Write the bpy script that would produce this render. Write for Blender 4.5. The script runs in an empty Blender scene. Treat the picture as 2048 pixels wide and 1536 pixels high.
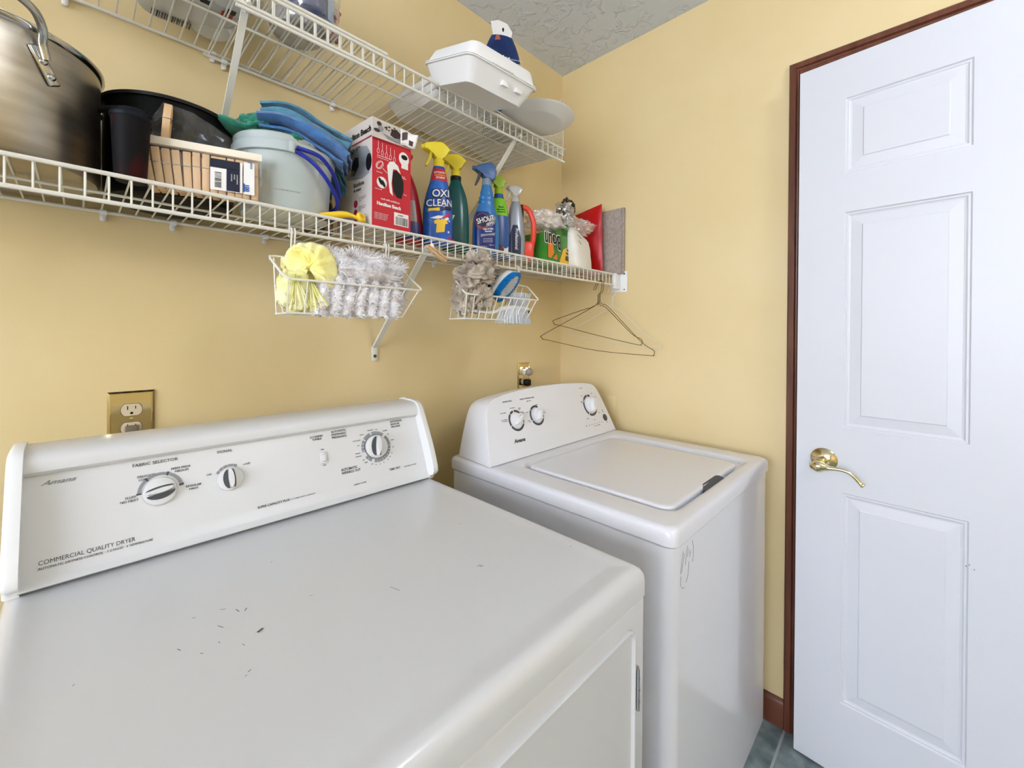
import bpy, bmesh, math, random
from mathutils import Vector, Matrix, noise
random.seed(7)
PI = math.pi
SC = bpy.context.scene
COL = SC.collection
V = Vector

# ------------------------------------------------------------------ camera, world, lights, exposure
FPX, CY = 845.489, 668.628
cam_d = bpy.data.cameras.new('camera'); cam = bpy.data.objects.new('camera', cam_d); COL.objects.link(cam)
yaw, pit, rol = math.radians(44.2303), math.radians(-0.21898), math.radians(0.42579)
Fv = V((math.cos(yaw)*math.cos(pit), math.sin(yaw)*math.cos(pit), math.sin(pit)))
r0 = V((math.sin(yaw), -math.cos(yaw), 0)); u0 = r0.cross(Fv)
Rv = r0*math.cos(rol)+u0*math.sin(rol); Uv = -r0*math.sin(rol)+u0*math.cos(rol)
cam.matrix_world = Matrix(((Rv.x, Uv.x, -Fv.x, -1.573), (Rv.y, Uv.y, -Fv.y, -1.214), (Rv.z, Uv.z, -Fv.z, 1.25), (0, 0, 0, 1)))
cam_d.sensor_fit = 'HORIZONTAL'; cam_d.sensor_width = 36
cam_d.lens = FPX/2048*36
cam_d.shift_x = 0; cam_d.shift_y = (CY-768)/2048
cam_d.clip_start = 0.02
SC.camera = cam
SC.view_settings.view_transform = 'Standard'; SC.view_settings.look = 'None'
SC.view_settings.exposure = -0.17; SC.view_settings.gamma = 1; SC.view_settings.use_curve_mapping = False

W = bpy.data.worlds.new('world'); SC.world = W; W.use_nodes = True
W.node_tree.nodes['Background'].inputs[0].default_value = (0.89, 0.95, 1.10, 1)
W.node_tree.nodes['Background'].inputs[1].default_value = 13.5

def area(name, loc, target, size, power, color, shape='RECTANGLE', size_y=None):
    l = bpy.data.lights.new(name, 'AREA'); l.shape = shape; l.size = size
    if size_y: l.size_y = size_y
    l.energy = power; l.color = color
    o = bpy.data.objects.new(name, l); COL.objects.link(o); o.location = loc
    o.rotation_euler = (V(target)-V(loc)).to_track_quat('-Z', 'Y').to_euler()
    return o
# ceiling lamp of the room, beyond the camera
ll = bpy.data.lights.new('ceiling_lamp_light', 'POINT'); ll.energy = 21; ll.color = (0.95, 0.98, 1.05); ll.shadow_soft_size = 0.15
lo_ = bpy.data.objects.new('ceiling_lamp_light', ll); COL.objects.link(lo_); lo_.location = (-0.80, -2.10, 2.27)

# ------------------------------------------------------------------ materials
def mat(name, col, rough=0.5, metal=0, bump=None, mottle=None, alpha=1, trans=0, coat=0, emis=None, sheen=0, spec=0.5, ior=1.45, scale=(1, 1, 1)):
    m = bpy.data.materials.new(name); m.use_nodes = True
    nt = m.node_tree; b = nt.nodes['Principled BSDF']
    c = tuple(col)+(1,)
    b.inputs['Base Color'].default_value = c
    b.inputs['Roughness'].default_value = rough; b.inputs['Metallic'].default_value = metal
    b.inputs['Alpha'].default_value = alpha; b.inputs['Transmission Weight'].default_value = trans
    b.inputs['Coat Weight'].default_value = coat; b.inputs['IOR'].default_value = ior
    b.inputs['Specular IOR Level'].default_value = spec
    b.inputs['Sheen Weight'].default_value = sheen
    if emis: b.inputs['Emission Color'].default_value = c; b.inputs['Emission Strength'].default_value = emis
    tc = nt.nodes.new('ShaderNodeTexCoord'); mp = nt.nodes.new('ShaderNodeMapping')
    mp.inputs['Scale'].default_value = scale
    nt.links.new(tc.outputs['Object'], mp.inputs[0])
    if bump:   # (scale, strength, distance, detail)
        n = nt.nodes.new('ShaderNodeTexNoise'); n.inputs['Scale'].default_value = bump[0]; n.inputs['Detail'].default_value = bump[3] if len(bump) > 3 else 3
        bp = nt.nodes.new('ShaderNodeBump'); bp.inputs['Strength'].default_value = bump[1]; bp.inputs['Distance'].default_value = bump[2]
        nt.links.new(mp.outputs[0], n.inputs['Vector']); nt.links.new(n.outputs['Fac'], bp.inputs['Height']); nt.links.new(bp.outputs[0], b.inputs['Normal'])
    if mottle:  # (scale, color2, lo, hi)
        n = nt.nodes.new('ShaderNodeTexNoise'); n.inputs['Scale'].default_value = mottle[0]; n.inputs['Detail'].default_value = 4
        r = nt.nodes.new('ShaderNodeMapRange'); r.inputs[1].default_value = mottle[2]; r.inputs[2].default_value = mottle[3]
        mx = nt.nodes.new('ShaderNodeMix'); mx.data_type = 'RGBA'
        mx.inputs[6].default_value = c; mx.inputs[7].default_value = tuple(mottle[1])+(1,)
        nt.links.new(mp.outputs[0], n.inputs['Vector']); nt.links.new(n.outputs['Fac'], r.inputs[0]); nt.links.new(r.outputs[0], mx.inputs[0]); nt.links.new(mx.outputs[2], b.inputs['Base Color'])
    return m
def s2l(*c):
    return tuple(((x/255+0.055)/1.055)**2.4 if x > 10 else x/255/12.92 for x in c)
def film(name, tint=(0.9, 0.9, 0.9), haze=0.12, gloss=0.16, scale=30, bump=1.0):
    m = bpy.data.materials.new(name); m.use_nodes = True; nt = m.node_tree; nt.nodes.clear()
    N = nt.nodes.new; L = nt.links.new
    out = N('ShaderNodeOutputMaterial'); tr = N('ShaderNodeBsdfTransparent'); gl = N('ShaderNodeBsdfGlossy'); df = N('ShaderNodeBsdfDiffuse')
    gl.inputs['Roughness'].default_value = 0.22; df.inputs[0].default_value = tint+(1,); gl.inputs[0].default_value = (1, 1, 1, 1)
    tc = N('ShaderNodeTexCoord'); n = N('ShaderNodeTexNoise'); n.inputs['Scale'].default_value = scale; n.inputs['Detail'].default_value = 4
    bp = N('ShaderNodeBump'); bp.inputs['Strength'].default_value = bump*0.8; bp.inputs['Distance'].default_value = 0.003
    L(tc.outputs['Object'], n.inputs['Vector']); L(n.outputs['Fac'], bp.inputs['Height']); L(bp.outputs[0], gl.inputs['Normal'])
    m1 = N('ShaderNodeMixShader'); m1.inputs[0].default_value = haze; m2 = N('ShaderNodeMixShader'); m2.inputs[0].default_value = gloss
    L(tr.outputs[0], m1.inputs[1]); L(df.outputs[0], m1.inputs[2]); L(m1.outputs[0], m2.inputs[1]); L(gl.outputs[0], m2.inputs[2]); L(m2.outputs[0], out.inputs[0])
    return m
M = {}
M['wall'] = mat('yellow_paint', s2l(230, 209, 160), 0.42, bump=(180, 0.08, 0.002), mottle=(2.5, s2l(226, 204, 152), 0.4, 0.65))
M['enamel'] = mat('white_enamel', s2l(210, 210, 210), 0.22, bump=(9, 0.03, 0.01), coat=0.2)
M['enamel2'] = mat('white_plastic_console', s2l(218, 218, 217), 0.3)
M['washer'] = mat('washer_white_enamel', s2l(222, 222, 226), 0.2, coat=0.3)
M['washer_plastic'] = mat('washer_white_plastic', s2l(228, 228, 230), 0.28)
M['door'] = mat('white_door_paint', s2l(216, 218, 224), 0.38, bump=(14, 0.12, 0.004), scale=(1, 1, 0.12))
M['brown'] = mat('stained_wood', s2l(112, 66, 46), 0.35, mottle=(9, s2l(88, 48, 32), 0.35, 0.7), scale=(6, 6, 0.6))
M['wirewhite'] = mat('white_vinyl_wire', s2l(226, 222, 210), 0.35)
M['white'] = mat('white_plastic', s2l(232, 232, 230), 0.35)
M['brass'] = mat('polished_brass', s2l(220, 206, 164), 0.12, 1, bump=(60, 0.05, 0.001))
M['steel'] = mat('brushed_steel', s2l(182, 176, 164), 0.36, 1, bump=(6, 0.15, 0.004), mottle=(5, s2l(150, 142, 128), 0.4, 0.65), scale=(1, 1, 5))
M['steelrim'] = mat('polished_steel', s2l(190, 188, 184), 0.15, 1)
M['blackpot'] = mat('black_enamel', (0.003, 0.003, 0.003), 0.45, spec=0.12)
M['black'] = mat('black_plastic', (0.007, 0.007, 0.008), 0.4, spec=0.3)
M['darkgrey'] = mat('dark_grey_print', s2l(70, 72, 76), 0.5)
M['midgrey'] = mat('grey_print', s2l(140, 142, 146), 0.5)
M['ivory'] = mat('ivory_plastic', s2l(216, 200, 170), 0.35)
M['foam'] = mat('foam_white', s2l(236, 235, 232), 0.6, bump=(400, 0.1, 0.001))
M['pine'] = mat('pine_wood', s2l(226, 190, 145), 0.6, mottle=(30, s2l(205, 165, 118), 0.4, 0.65), scale=(1, 1, 0.2))
M['red'] = mat('red_print', s2l(196, 26, 44), 0.3)
M['whitepaper'] = mat('white_print', s2l(235, 232, 228), 0.4)
M['greypaper'] = mat('grey_card', s2l(205, 196, 188), 0.45)

# ------------------------------------------------------------------ mesh builder
def fr(o, x, y):
    x = V(x).normalized(); z = x.cross(V(y)).normalized(); y = z.cross(x)
    return Matrix(((x.x, y.x, z.x, o[0]), (x.y, y.y, z.y, o[1]), (x.z, y.z, z.z, o[2]), (0, 0, 0, 1)))
def rz(a): return Matrix.Rotation(a, 4, 'Z')
def tr(*p): return Matrix.Translation(V(p))
WORLD = {}
class MB:
    def __init__(s, T=None): s.bm = bmesh.new(); s.T = T or Matrix.Identity(4)
    def add(s, vs, fs, T=None):
        A = s.T @ T if T is not None else s.T
        b = [s.bm.verts.new(A @ V(v)) for v in vs]
        out = []
        for f in fs:
            try: out.append(s.bm.faces.new([b[i] for i in f]))
            except ValueError: pass
        return b, out
    def box(s, lo, hi, bev=0, seg=2, T=None):
        vs = [(x, y, z) for x in (lo[0], hi[0]) for y in (lo[1], hi[1]) for z in (lo[2], hi[2])]
        fs = [(0, 1, 3, 2), (4, 6, 7, 5), (0, 4, 5, 1), (2, 3, 7, 6), (0, 2, 6, 4), (1, 5, 7, 3)]
        b, f = s.add(vs, fs, T)
        if bev:
            es = list({e for q in f for e in q.edges})
            bmesh.ops.bevel(s.bm, geom=es, offset=bev, segments=seg, profile=0.5, affect='EDGES')
        return s
    def loft(s, rings, cap=True, closed=True, T=None):
        n = len(rings[0]); vs = [p for r in rings for p in r]; fs = []
        for i in range(len(rings)-1):
            for j in range(n if closed else n-1):
                k = (j+1) % n
                fs.append((i*n+j, i*n+k, (i+1)*n+k, (i+1)*n+j))
        if cap and closed:
            fs.append(tuple(range(n))[::-1]); fs.append(tuple(range((len(rings)-1)*n, len(rings)*n)))
        s.add(vs, fs, T); return s
    def tube(s, pts, r, seg=6, closed=False, T=None, cap=True):
        pts = [V(p) for p in pts]; n = len(pts); rings = []; up = None
        for i, p in enumerate(pts):
            if closed: d = (pts[(i+1) % n]-pts[i-1])
            else: d = pts[min(i+1, n-1)]-pts[max(i-1, 0)]
            if d.length < 1e-9: d = V((0, 0, 1))
            d.normalize()
            if up is None: up = d.orthogonal().normalized()
            up = up-d*up.dot(d)
            up = up.normalized() if up.length > 1e-6 else d.orthogonal().normalized()
            w = d.cross(up); rr = r[i] if isinstance(r, (list, tuple)) else r
            rings.append([p+(up*math.cos(2*PI*k/seg)+w*math.sin(2*PI*k/seg))*rr for k in range(seg)])
        if closed: rings.append(rings[0]); s.loft(rings, cap=False, T=T)
        else: s.loft(rings, cap=cap, T=T)
        return s
    def lathe(s, prof, c=(0, 0, 0), seg=32, T=None, sx=1, sy=1):
        s.loft([[V((c[0]+r*math.cos(2*PI*k/seg)*sx, c[1]+r*math.sin(2*PI*k/seg)*sy, c[2]+z)) for k in range(seg)] for r, z in prof], T=T); return s
    def prism(s, poly, z0, z1, T=None, bev=0, seg=2):
        n = len(poly); vs = [(p[0], p[1], z0) for p in poly]+[(p[0], p[1], z1) for p in poly]
        fs = [tuple(range(n))[::-1], tuple(range(n, 2*n))]+[(i, (i+1) % n, n+(i+1) % n, n+i) for i in range(n)]
        b, f = s.add(vs, fs, T)
        if bev:
            es = [e for q in f[:2] for e in q.edges]
            bmesh.ops.bevel(s.bm, geom=es, offset=bev, segments=seg, profile=0.5, affect='EDGES')
        return s
    def grid(s, f, nu, nv, T=None, wrap=False):
        vs = [f(i/nu, j/nv) for i in range(nu+1) for j in range(nv+1)]
        fs = [(i*(nv+1)+j, (i+1)*(nv+1)+j, (i+1)*(nv+1)+j+1, i*(nv+1)+j+1) for i in range(nu) for j in range(nv)]
        s.add(vs, fs, T); return s
    def blob(s, c, rad, amp=0.15, freq=2.0, seed=0, sub=4, flat=None, T=None, ridge=False):
        t = bmesh.new(); bmesh.ops.create_icosphere(t, subdivisions=sub, radius=1)
        vs = []
        for v in t.verts:
            p = v.co.copy(); q = p*freq+V((seed*7.3, seed*3.1, seed))
            n = noise.fractal(q, 0.8, 2.1, 4)
            if ridge: n = (0.5-abs(noise.noise(q))*2.2)+0.5*(0.5-abs(noise.noise(q*2.3))*2)
            k = 1+amp*n
            w = V((p.x*rad[0]*k, p.y*rad[1]*k, p.z*rad[2]*k))+V(c)
            if flat is not None and w.z < flat: w.z = flat+(w.z-flat)*0.08
            vs.append(w)
        t.verts.index_update()
        s.add(vs, [tuple(v.index for v in f.verts) for f in t.faces], T); t.free(); return s
    def text(s, st, T, cap, align='LEFT', bold=0.0, shear=0.0, sx=1.0, ext=0.0002, warp=None, sp=1.0):
        c = bpy.data.curves.new('t', 'FONT'); c.body = st; c.size = cap/0.70; c.align_x = align
        c.offset = bold*cap; c.shear = shear; c.extrude = ext; c.resolution_u = 3; c.space_character = sp
        o = bpy.data.objects.new('t', c); me = bpy.data.meshes.new_from_object(o)
        vs = []
        for v in me.vertices:
            p = V((v.co.x*sx, v.co.y, v.co.z+ext))
            vs.append(warp(p) if warp else p)
        s.add(vs, [tuple(p.vertices) for p in me.polygons], T)
        bpy.data.objects.remove(o); bpy.data.curves.remove(c); bpy.data.meshes.remove(me); return s
    def build(s, name, m, parent=None, smooth=35, solid=0):
        if parent is not None and parent in WORLD:
            off = WORLD[parent]
            for v in s.bm.verts: v.co -= off
        bmesh.ops.recalc_face_normals(s.bm, faces=s.bm.faces)
        me = bpy.data.meshes.new(name); s.bm.to_mesh(me); s.bm.free()
        me.materials.append(M[m] if isinstance(m, str) else m)
        if smooth:
            me.shade_smooth(); me.set_sharp_from_angle(angle=math.radians(smooth))
        o = bpy.data.objects.new(name, me); COL.objects.link(o)
        if parent is not None:
            o.parent = parent
            if parent in WORLD: WORLD[o] = WORLD[parent]
        if solid:
            md = o.modifiers.new('thickness', 'SOLIDIFY'); md.thickness = solid; md.offset = 0
        return o
def tag(o, label=None, cat=None, group=None, kind=None):
    for k, v in (('label', label), ('category', cat), ('group', group), ('kind', kind)):
        if v: o[k] = v
    return o
def thing(name, label, cat, loc=(0, 0, 0), rot=0, group=None, world=False):
    o = bpy.data.objects.new(name, None); COL.objects.link(o); o.location = loc; o.rotation_euler = (0, 0, rot)
    o.empty_display_size = 0.05
    tag(o, label, cat, group)
    if world: WORLD[o] = V(loc)
    return o
def arc(c, r, a0, a1, n): return [(c[0]+r*math.cos(a0+(a1-a0)*i/n), c[1]+r*math.sin(a0+(a1-a0)*i/n)) for i in range(n+1)]
def sm(pts, n=6):   # catmull-rom through points
    pts = [V(p) for p in pts]; P = [pts[0]*2-pts[1]]+pts+[pts[-1]*2-pts[-2]]; out = []
    for i in range(1, len(P)-2):
        a, b, c, d = P[i-1:i+3]
        for k in range(n):
            t = k/n
            out.append(0.5*((2*b)+(c-a)*t+(2*a-5*b+4*c-d)*t*t+(3*b-a-3*c+d)*t**3))
    return out+[pts[-1]]

# ------------------------------------------------------------------ the setting
H = 2.445; XL, YF = -4.2, -3.4
def struct(mb, name, m, parent=None, **k):
    o = mb.build(name, m, parent, **k)
    if parent is None: o['kind'] = 'structure'
    return o
struct(MB().box((XL-0.1, 0, -0.05), (0.1, 0.1, H+0.1)), 'wall_back', 'wall', smooth=0)
struct(MB().box((0, YF-0.1, -0.05), (0.1, 0, H+0.1)), 'wall_right', 'wall', smooth=0)
WA0, WA1, WB0, WB1 = -2.7, -0.5, 0.9, 2.3   # unseen window opening, added in the left wall to let in light
g = MB(); g.box((XL-0.1, YF, -0.05), (XL, WA0, H+0.1)); g.box((XL-0.1, WA1, -0.05), (XL, 0, H+0.1)); g.box((XL-0.1, WA0, -0.05), (XL, WA1, WB0)); g.box((XL-0.1, WA0, WB1), (XL, WA1, H+0.1))
struct(g, 'wall_left', 'wall', smooth=0)
f = MB(); f.box((XL-0.1, YF-0.1, -0.05), (0.1, YF, H+0.1))
struct(MB().box((-0.16, -1.90, 0), (0, -1.79, H)), 'wall_return', 'wall', smooth=0)
w_ = MB(); w_.box((XL-0.06, WA0, WB0), (XL-0.02, WA1, WB0+0.05)); w_.box((XL-0.06, WA0, WB1-0.05), (XL-0.02, WA1, WB1))
for y_ in (WA0, -1.6, WA1-0.05): w_.box((XL-0.06, y_, WB0), (XL-0.02, y_+0.05, WB1))
struct(w_, 'added_window', 'wirewhite', smooth=0)
struct(f, 'wall_front', 'wall', smooth=0)
# ceiling: brushed plaster texture
mc = mat('ceiling_plaster', s2l(216, 224, 236), 0.8)
nt = mc.node_tree; b = nt.nodes['Principled BSDF']
tc = nt.nodes.new('ShaderNodeTexCoord'); n1 = nt.nodes.new('ShaderNodeTexNoise'); n1.inputs['Scale'].default_value = 21; n1.inputs['Detail'].default_value = 7; n1.inputs['Distortion'].default_value = 0.9
cr = nt.nodes.new('ShaderNodeValToRGB'); cr.color_ramp.elements[0].position = 0.52; cr.color_ramp.elements[1].position = 0.62
bp = nt.nodes.new('ShaderNodeBump'); bp.inputs['Strength'].default_value = 0.65; bp.inputs['Distance'].default_value = 0.006
nt.links.new(tc.outputs['Object'], n1.inputs['Vector']); nt.links.new(n1.outputs['Fac'], cr.inputs[0]); nt.links.new(cr.outputs[0], bp.inputs['Height']); nt.links.new(bp.outputs[0], b.inputs['Normal'])
struct(MB().box((XL-0.1, YF-0.1, H), (0.1, 0.1, H+0.1)), 'ceiling', mc, smooth=0)
# floor: blue grey vinyl tiles
mf = mat('blue_grey_vinyl', s2l(120, 132, 136), 0.35)
nt = mf.node_tree; b = nt.nodes['Principled BSDF']
tc = nt.nodes.new('ShaderNodeTexCoord'); br = nt.nodes.new('ShaderNodeTexBrick'); br.offset = 0; br.inputs['Scale'].default_value = 3.3
br.inputs['Brick Width'].default_value = 1; br.inputs['Row Height'].default_value = 1; br.inputs['Mortar Size'].default_value = 0.012
ns = nt.nodes.new('ShaderNodeTexNoise'); ns.inputs['Scale'].default_value = 14; ns.inputs['Detail'].default_value = 6
rp = nt.nodes.new('ShaderNodeValToRGB'); rp.color_ramp.elements[0].color = s2l(92, 108, 112)+(1,); rp.color_ramp.elements[1].color = s2l(150, 162, 164)+(1,)
rp.color_ramp.elements[0].position = 0.35; rp.color_ramp.elements[1].position = 0.65
nt.links.new(tc.outputs['Object'], br.inputs['Vector']); nt.links.new(tc.outputs['Object'], ns.inputs['Vector']); nt.links.new(ns.outputs['Fac'], rp.inputs[0])
nt.links.new(rp.outputs[0], br.inputs['Color1']); nt.links.new(rp.outputs[0], br.inputs['Color2']); br.inputs['Mortar'].default_value = s2l(165, 172, 172)+(1,)
nt.links.new(br.outputs[0], b.inputs['Base Color'])
struct(MB().box((XL-0.1, -4.0, -0.1), (0.3, 0.1, 0)), 'floor', mf, smooth=0)
# baseboards and casing
bbp = [(0, 0), (0.013, 0), (0.013, 0.068), (0.009, 0.078), (0.004, 0.086), (0, 0.088)]
b = MB(); b.loft([[(-x, -0.006, z) for x, z in bbp], [(-x, -0.905, z) for x, z in bbp]]); struct(b, 'baseboard_right', 'brown')
b = MB(); b.loft([[(0, -x, z) for x, z in bbp], [(XL, -x, z) for x, z in bbp]]); struct(b, 'baseboard_back', 'brown')
cp = [(0, 0), (0.011, 0.0), (0.015, 0.004), (0.016, 0.018), (0.010, 0.022), (0.0095, 0.025), (0.016, 0.029), (0.018, 0.04), (0.014, 0.052), (0.008, 0.057), (0, 0.057)]
c = MB(); ya, zb = -0.905, 2.098
c.loft([[(-d, ya-w, 0) for d, w in cp], [(-d, ya-w, zb-w) for d, w in cp], [(-d, -1.775+w, zb-w) for d, w in cp], [(-d, -1.775+w, 0) for d, w in cp]])
struct(c, 'trim_1', 'brown')
# a closed slab door behind the open one
struct(MB().box((-0.006, -1.718, 0.0), (0, -0.962, zb-0.057)), 'door_2', 'door', smooth=0)

# door_1: open leaf with six moulded panels
e = V((-0.063976, -0.997951, 0)); nrm = V((e.y, -e.x, 0)); DA = V((-0.07, -0.944, 0))
DM = Matrix(((e.x, 0, nrm.x, DA.x), (e.y, 0, nrm.y, DA.y), (0, 1, 0, 0), (0, 0, 0, 1)))
def on_door(u, z, d=0): return DM @ V((u, z, d))
DW = 0.813; Z0, Z1 = 0.008, 2.028
us = [0, 0.109, 0.352, 0.461, 0.704, DW]; zs = [Z0, 0.217, 0.808, 0.990, 1.594, 1.703, 1.913, Z1]
d = MB(DM)
for i in range(5):
    for j in range(7):
        x0, x1, y0, y1 = us[i], us[i+1], zs[j], zs[j+1]
        if i in (1, 3) and j in (1, 3, 5):
            steps = [(0, 0), (0.003, -0.0035), (0.007, -0.0030), (0.010, -0.0052), (0.014, -0.0062), (0.038, -0.0030), (0.0405, -0.0012)]
            rings = [[(x0+a, y0+a, h), (x1-a, y0+a, h), (x1-a, y1-a, h), (x0+a, y1-a, h)] for a, h in steps]
            d.loft(rings, cap=False); d.add(rings[-1], [(0, 1, 2, 3)])
        else: d.add([(x0, y0, 0), (x1, y0, 0), (x1, y1, 0), (x0, y1, 0)], [(0, 1, 2, 3)])
d.add([(0, Z0, 0), (DW, Z0, 0), (DW, Z1, 0), (0, Z1, 0), (0, Z0, -0.035), (DW, Z0, -0.035), (DW, Z1, -0.035), (0, Z1, -0.035)],
      [(0, 4, 5, 1), (1, 5, 6, 2), (2, 6, 7, 3), (3, 7, 4, 0), (4, 7, 6, 5)])
bmesh.ops.remove_doubles(d.bm, verts=d.bm.verts, dist=1e-5)
door = struct(d, 'door_1', 'door', smooth=0)
h = MB(DM)
HC = (0.068, 0.893)
h.lathe([(0.0, 0.0005), (0.0315, 0.0005), (0.0325, 0.003), (0.029, 0.007), (0.018, 0.011), (0.013, 0.0135), (0, 0.0135)], (0, 0, 0), 40, T=tr(HC[0], HC[1], 0))
h.build('handle_rose', 'brass', door, 50)
h = MB(DM)
h.tube([(HC[0], HC[1], 0.012), (HC[0], HC[1], 0.045)], 0.011, 16)
path = sm([(0.048, 0.878, 0.049), (0.060, 0.882, 0.052), (0.074, 0.8835, 0.054), (0.092, 0.8835, 0.054), (0.114, 0.8845, 0.052), (0.132, 0.881, 0.05), (0.146, 0.870, 0.048), (0.156, 0.858, 0.047), (0.163, 0.852, 0.046)], 5)
n = len(path); rr = []
for i in range(n):
    t = i/(n-1)
    rr.append(0.003+0.012*math.exp(-((t-0.17)/0.14)**2)+0.0025*math.exp(-((t-0.97)/0.06)**2)+0.0018)
h.tube(path, rr, 14)
h.build('door_handle', 'brass', door, 60)
for z in (0.25, 1.8):
    g = MB(DM); g.tube([(DW+0.004, z-0.045, 0.0), (DW+0.004, z+0.045, 0.0)], 0.006, 10); g.build('hinge', 'brass', door)
m_ = MB(DM)
for u, z in ((0.352, 0.705), (0.347, 0.7), (0.36, 0.697)): m_.box((u, z, -0.0015), (u+0.0022, z+0.0015, 0.0009))
m_.build('scratch_marks', 'darkgrey', door, 0)
# ceiling lamp fixture (out of frame, above the camera)
L_ = thing('ceiling_lamp', 'round flush ceiling lamp with frosted glass near the middle of the ceiling', 'lamp', (-0.80, -2.10, H), world=True)
MB().lathe([(0.0, 0), (0.16, 0), (0.16, -0.02), (0.145, -0.025), (0.145, -0.03), (0, -0.03)], (-0.80, -2.10, H), 40).build('lamp_base', 'white', L_)

# ------------------------------------------------------------------ dryer
def cyl_knob(parent, Tm, R, Hh, wing, ang, accent=True, mk='enamel2', pfx='control_knob', main=1):
    k = MB(Tm); k.lathe([(R, 0.0005), (R, Hh*0.25), (R*0.95, Hh*0.36), (R*0.8, Hh*0.42), (R*0.45, Hh*0.5), (0, Hh*0.52)], seg=40)
    ko = k.build(pfx, mk, parent, 40)
    a = Tm @ rz(ang); g = MB(a)
    # raised lens-shaped grip standing on the skirt
    n = 12; rings = []
    for hz, s in ((Hh*0.35, 1.0), (Hh*0.85, 0.93), (Hh, 0.8)):
        up = [(R*0.86*s*math.cos(PI*i/n), R*wing*s*math.sin(PI*i/n)) for i in range(n+1)]
        lo = [(R*0.86*s*math.cos(PI+PI*i/n), R*wing*s*math.sin(PI+PI*i/n)) for i in range(1, n)]
        rings.append([V((x, y, hz)) for x, y in up+lo])
    g.loft(rings); g.build('grip', mk, ko, 40)
    if accent:
        g = MB(a)
        for sgn in (1, -1):
            pl = [(R*0.84*math.cos(PI*i/n), sgn*R*(wing*0.9+(0.42 if sgn == main else 0.16)*(abs(math.sin(PI*i/n))**1.2))) for i in range(n+1)]
            g.prism([(x, y*(0.98)) for x, y in pl]+[(0, sgn*R*wing*0.9)], Hh*0.44, Hh*0.54)
        g.build('grey_accent', 'darkgrey', ko, 0)
    return ko
DXL, DXR = -1.648, -0.9190
DR = thing('clothes_dryer', 'large white front-loading clothes dryer with grey knobs on a slanted console, left foreground', 'clothes dryer', (-1.277, -0.5, 0), world=True)
g = MB(); g.box((DXL+0.002, -0.8885, 0.05), (DXR-0.0015, -0.15, 0.8205), 0.006, 3); g.box((DXL+0.03, -0.85, 0.0), (DXR-0.03, -0.17, 0.05)); g.build('cabinet', 'enamel', DR, 40)
# top with rolled edges
g = MB()
def rrect(x0, x1, y0, y1, r, z, n=5):
    o = []
    for cx, cy, a in ((x1-r, y1-r, 0), (x0+r, y1-r, PI/2), (x0+r, y0+r, PI), (x1-r, y0+r, 1.5*PI)):
        o += [V((cx+r*math.cos(a+PI/2*i/n), cy+r*math.sin(a+PI/2*i/n), z)) for i in range(n+1)]
    return o
prof = [(0.006, 0.8225), (0.0, 0.8245), (0.0, 0.848), (0.0015, 0.857), (0.006, 0.864), (0.013, 0.8685), (0.02, 0.869), (0.03, 0.8675), (0.045, 0.866)]
rings = [rrect(DXL+a, DXR-a, -0.892+a, -0.15-a, max(0.011-a*0.3, 0.004), z) for a, z in prof]
g.loft(rings); g.build('top_panel', 'enamel', DR, 50)
# front door with rim and hinge
g = MB(fr((0, -0.8885, 0), (1, 0, 0), (0, 0, 1)))
def rr2(x0, x1, y0, y1, r, z): return [V((p.x, p.y, z)) for p in rrect(x0, x1, y0, y1, r, 0)]
dx0, dx1, dz0, dz1 = -1.49, -0.9600, 0.25, 0.790
g.loft([rr2(dx0, dx1, dz0, dz1, 0.02, 0.0), rr2(dx0, dx1, dz0, dz1, 0.02, 0.005), rr2(dx0+0.0015, dx1-0.0015, dz0+0.0015, dz1-0.0015, 0.02, 0.007), rr2(dx0+0.004, dx1-0.004, dz0+0.004, dz1-0.004, 0.018, 0.007), rr2(dx0+0.007, dx1-0.007, dz0+0.007, dz1-0.007, 0.016, 0.002), rr2(dx0+0.016, dx1-0.016, dz0+0.016, dz1-0.016, 0.012, 0.0015)])
dd = g.build('door', 'enamel', DR, 40)
for z in (0.69, 0.34):
    g = MB(); g.tube([(-0.9570, -0.8965, z-0.032), (-0.9570, -0.8965, z+0.032)], 0.0032, 8)
    for k in (-0.018, 0.0, 0.018): g.tube([(-0.9570, -0.8965, z+k-0.001), (-0.9570, -0.8965, z+k+0.001)], 0.0037, 8)
    g.box((-0.957, -0.8945, z-0.032), (-0.950, -0.8880, z+0.032)); g.build('hinge', 'steelrim', dd)
# console
face0 = V((0, -0.292, 0.885)); fu = V((0, 0.058, 0.135)).normalized()
pr = [(-0.298, 0.8725), (-0.303, 0.876), (-0.295, 0.882), (-0.292, 0.885), (-0.284, 0.905), (-0.234, 1.020), (-0.233, 1.023), (-0.240, 1.026), (-0.2445, 1.031), (-0.2445, 1.043), (-0.240, 1.052), (-0.230, 1.0585), (-0.215, 1.062), (-0.165, 1.062), (-0.152, 1.058), (-0.147, 1.05), (-0.147, 0.8725)]
g = MB(); g.loft([[V((x, y, z)) for y, z in pr] for x in (DXL+0.016, DXR-0.016)]); g.build('console', 'enamel2', DR, 40)
ec = [(-0.298, 0.8695), (-0.302, 0.880), (-0.314, 0.884), (-0.320, 0.892), (-0.318, 0.905), (-0.308, 0.932), (-0.293, 0.965), (-0.276, 0.998), (-0.262, 1.024), (-0.250, 1.046), (-0.243, 1.056), (-0.232, 1.063), (-0.215, 1.066), (-0.165, 1.066), (-0.150, 1.062), (-0.143, 1.052), (-0.143, 0.8695)]
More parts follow.
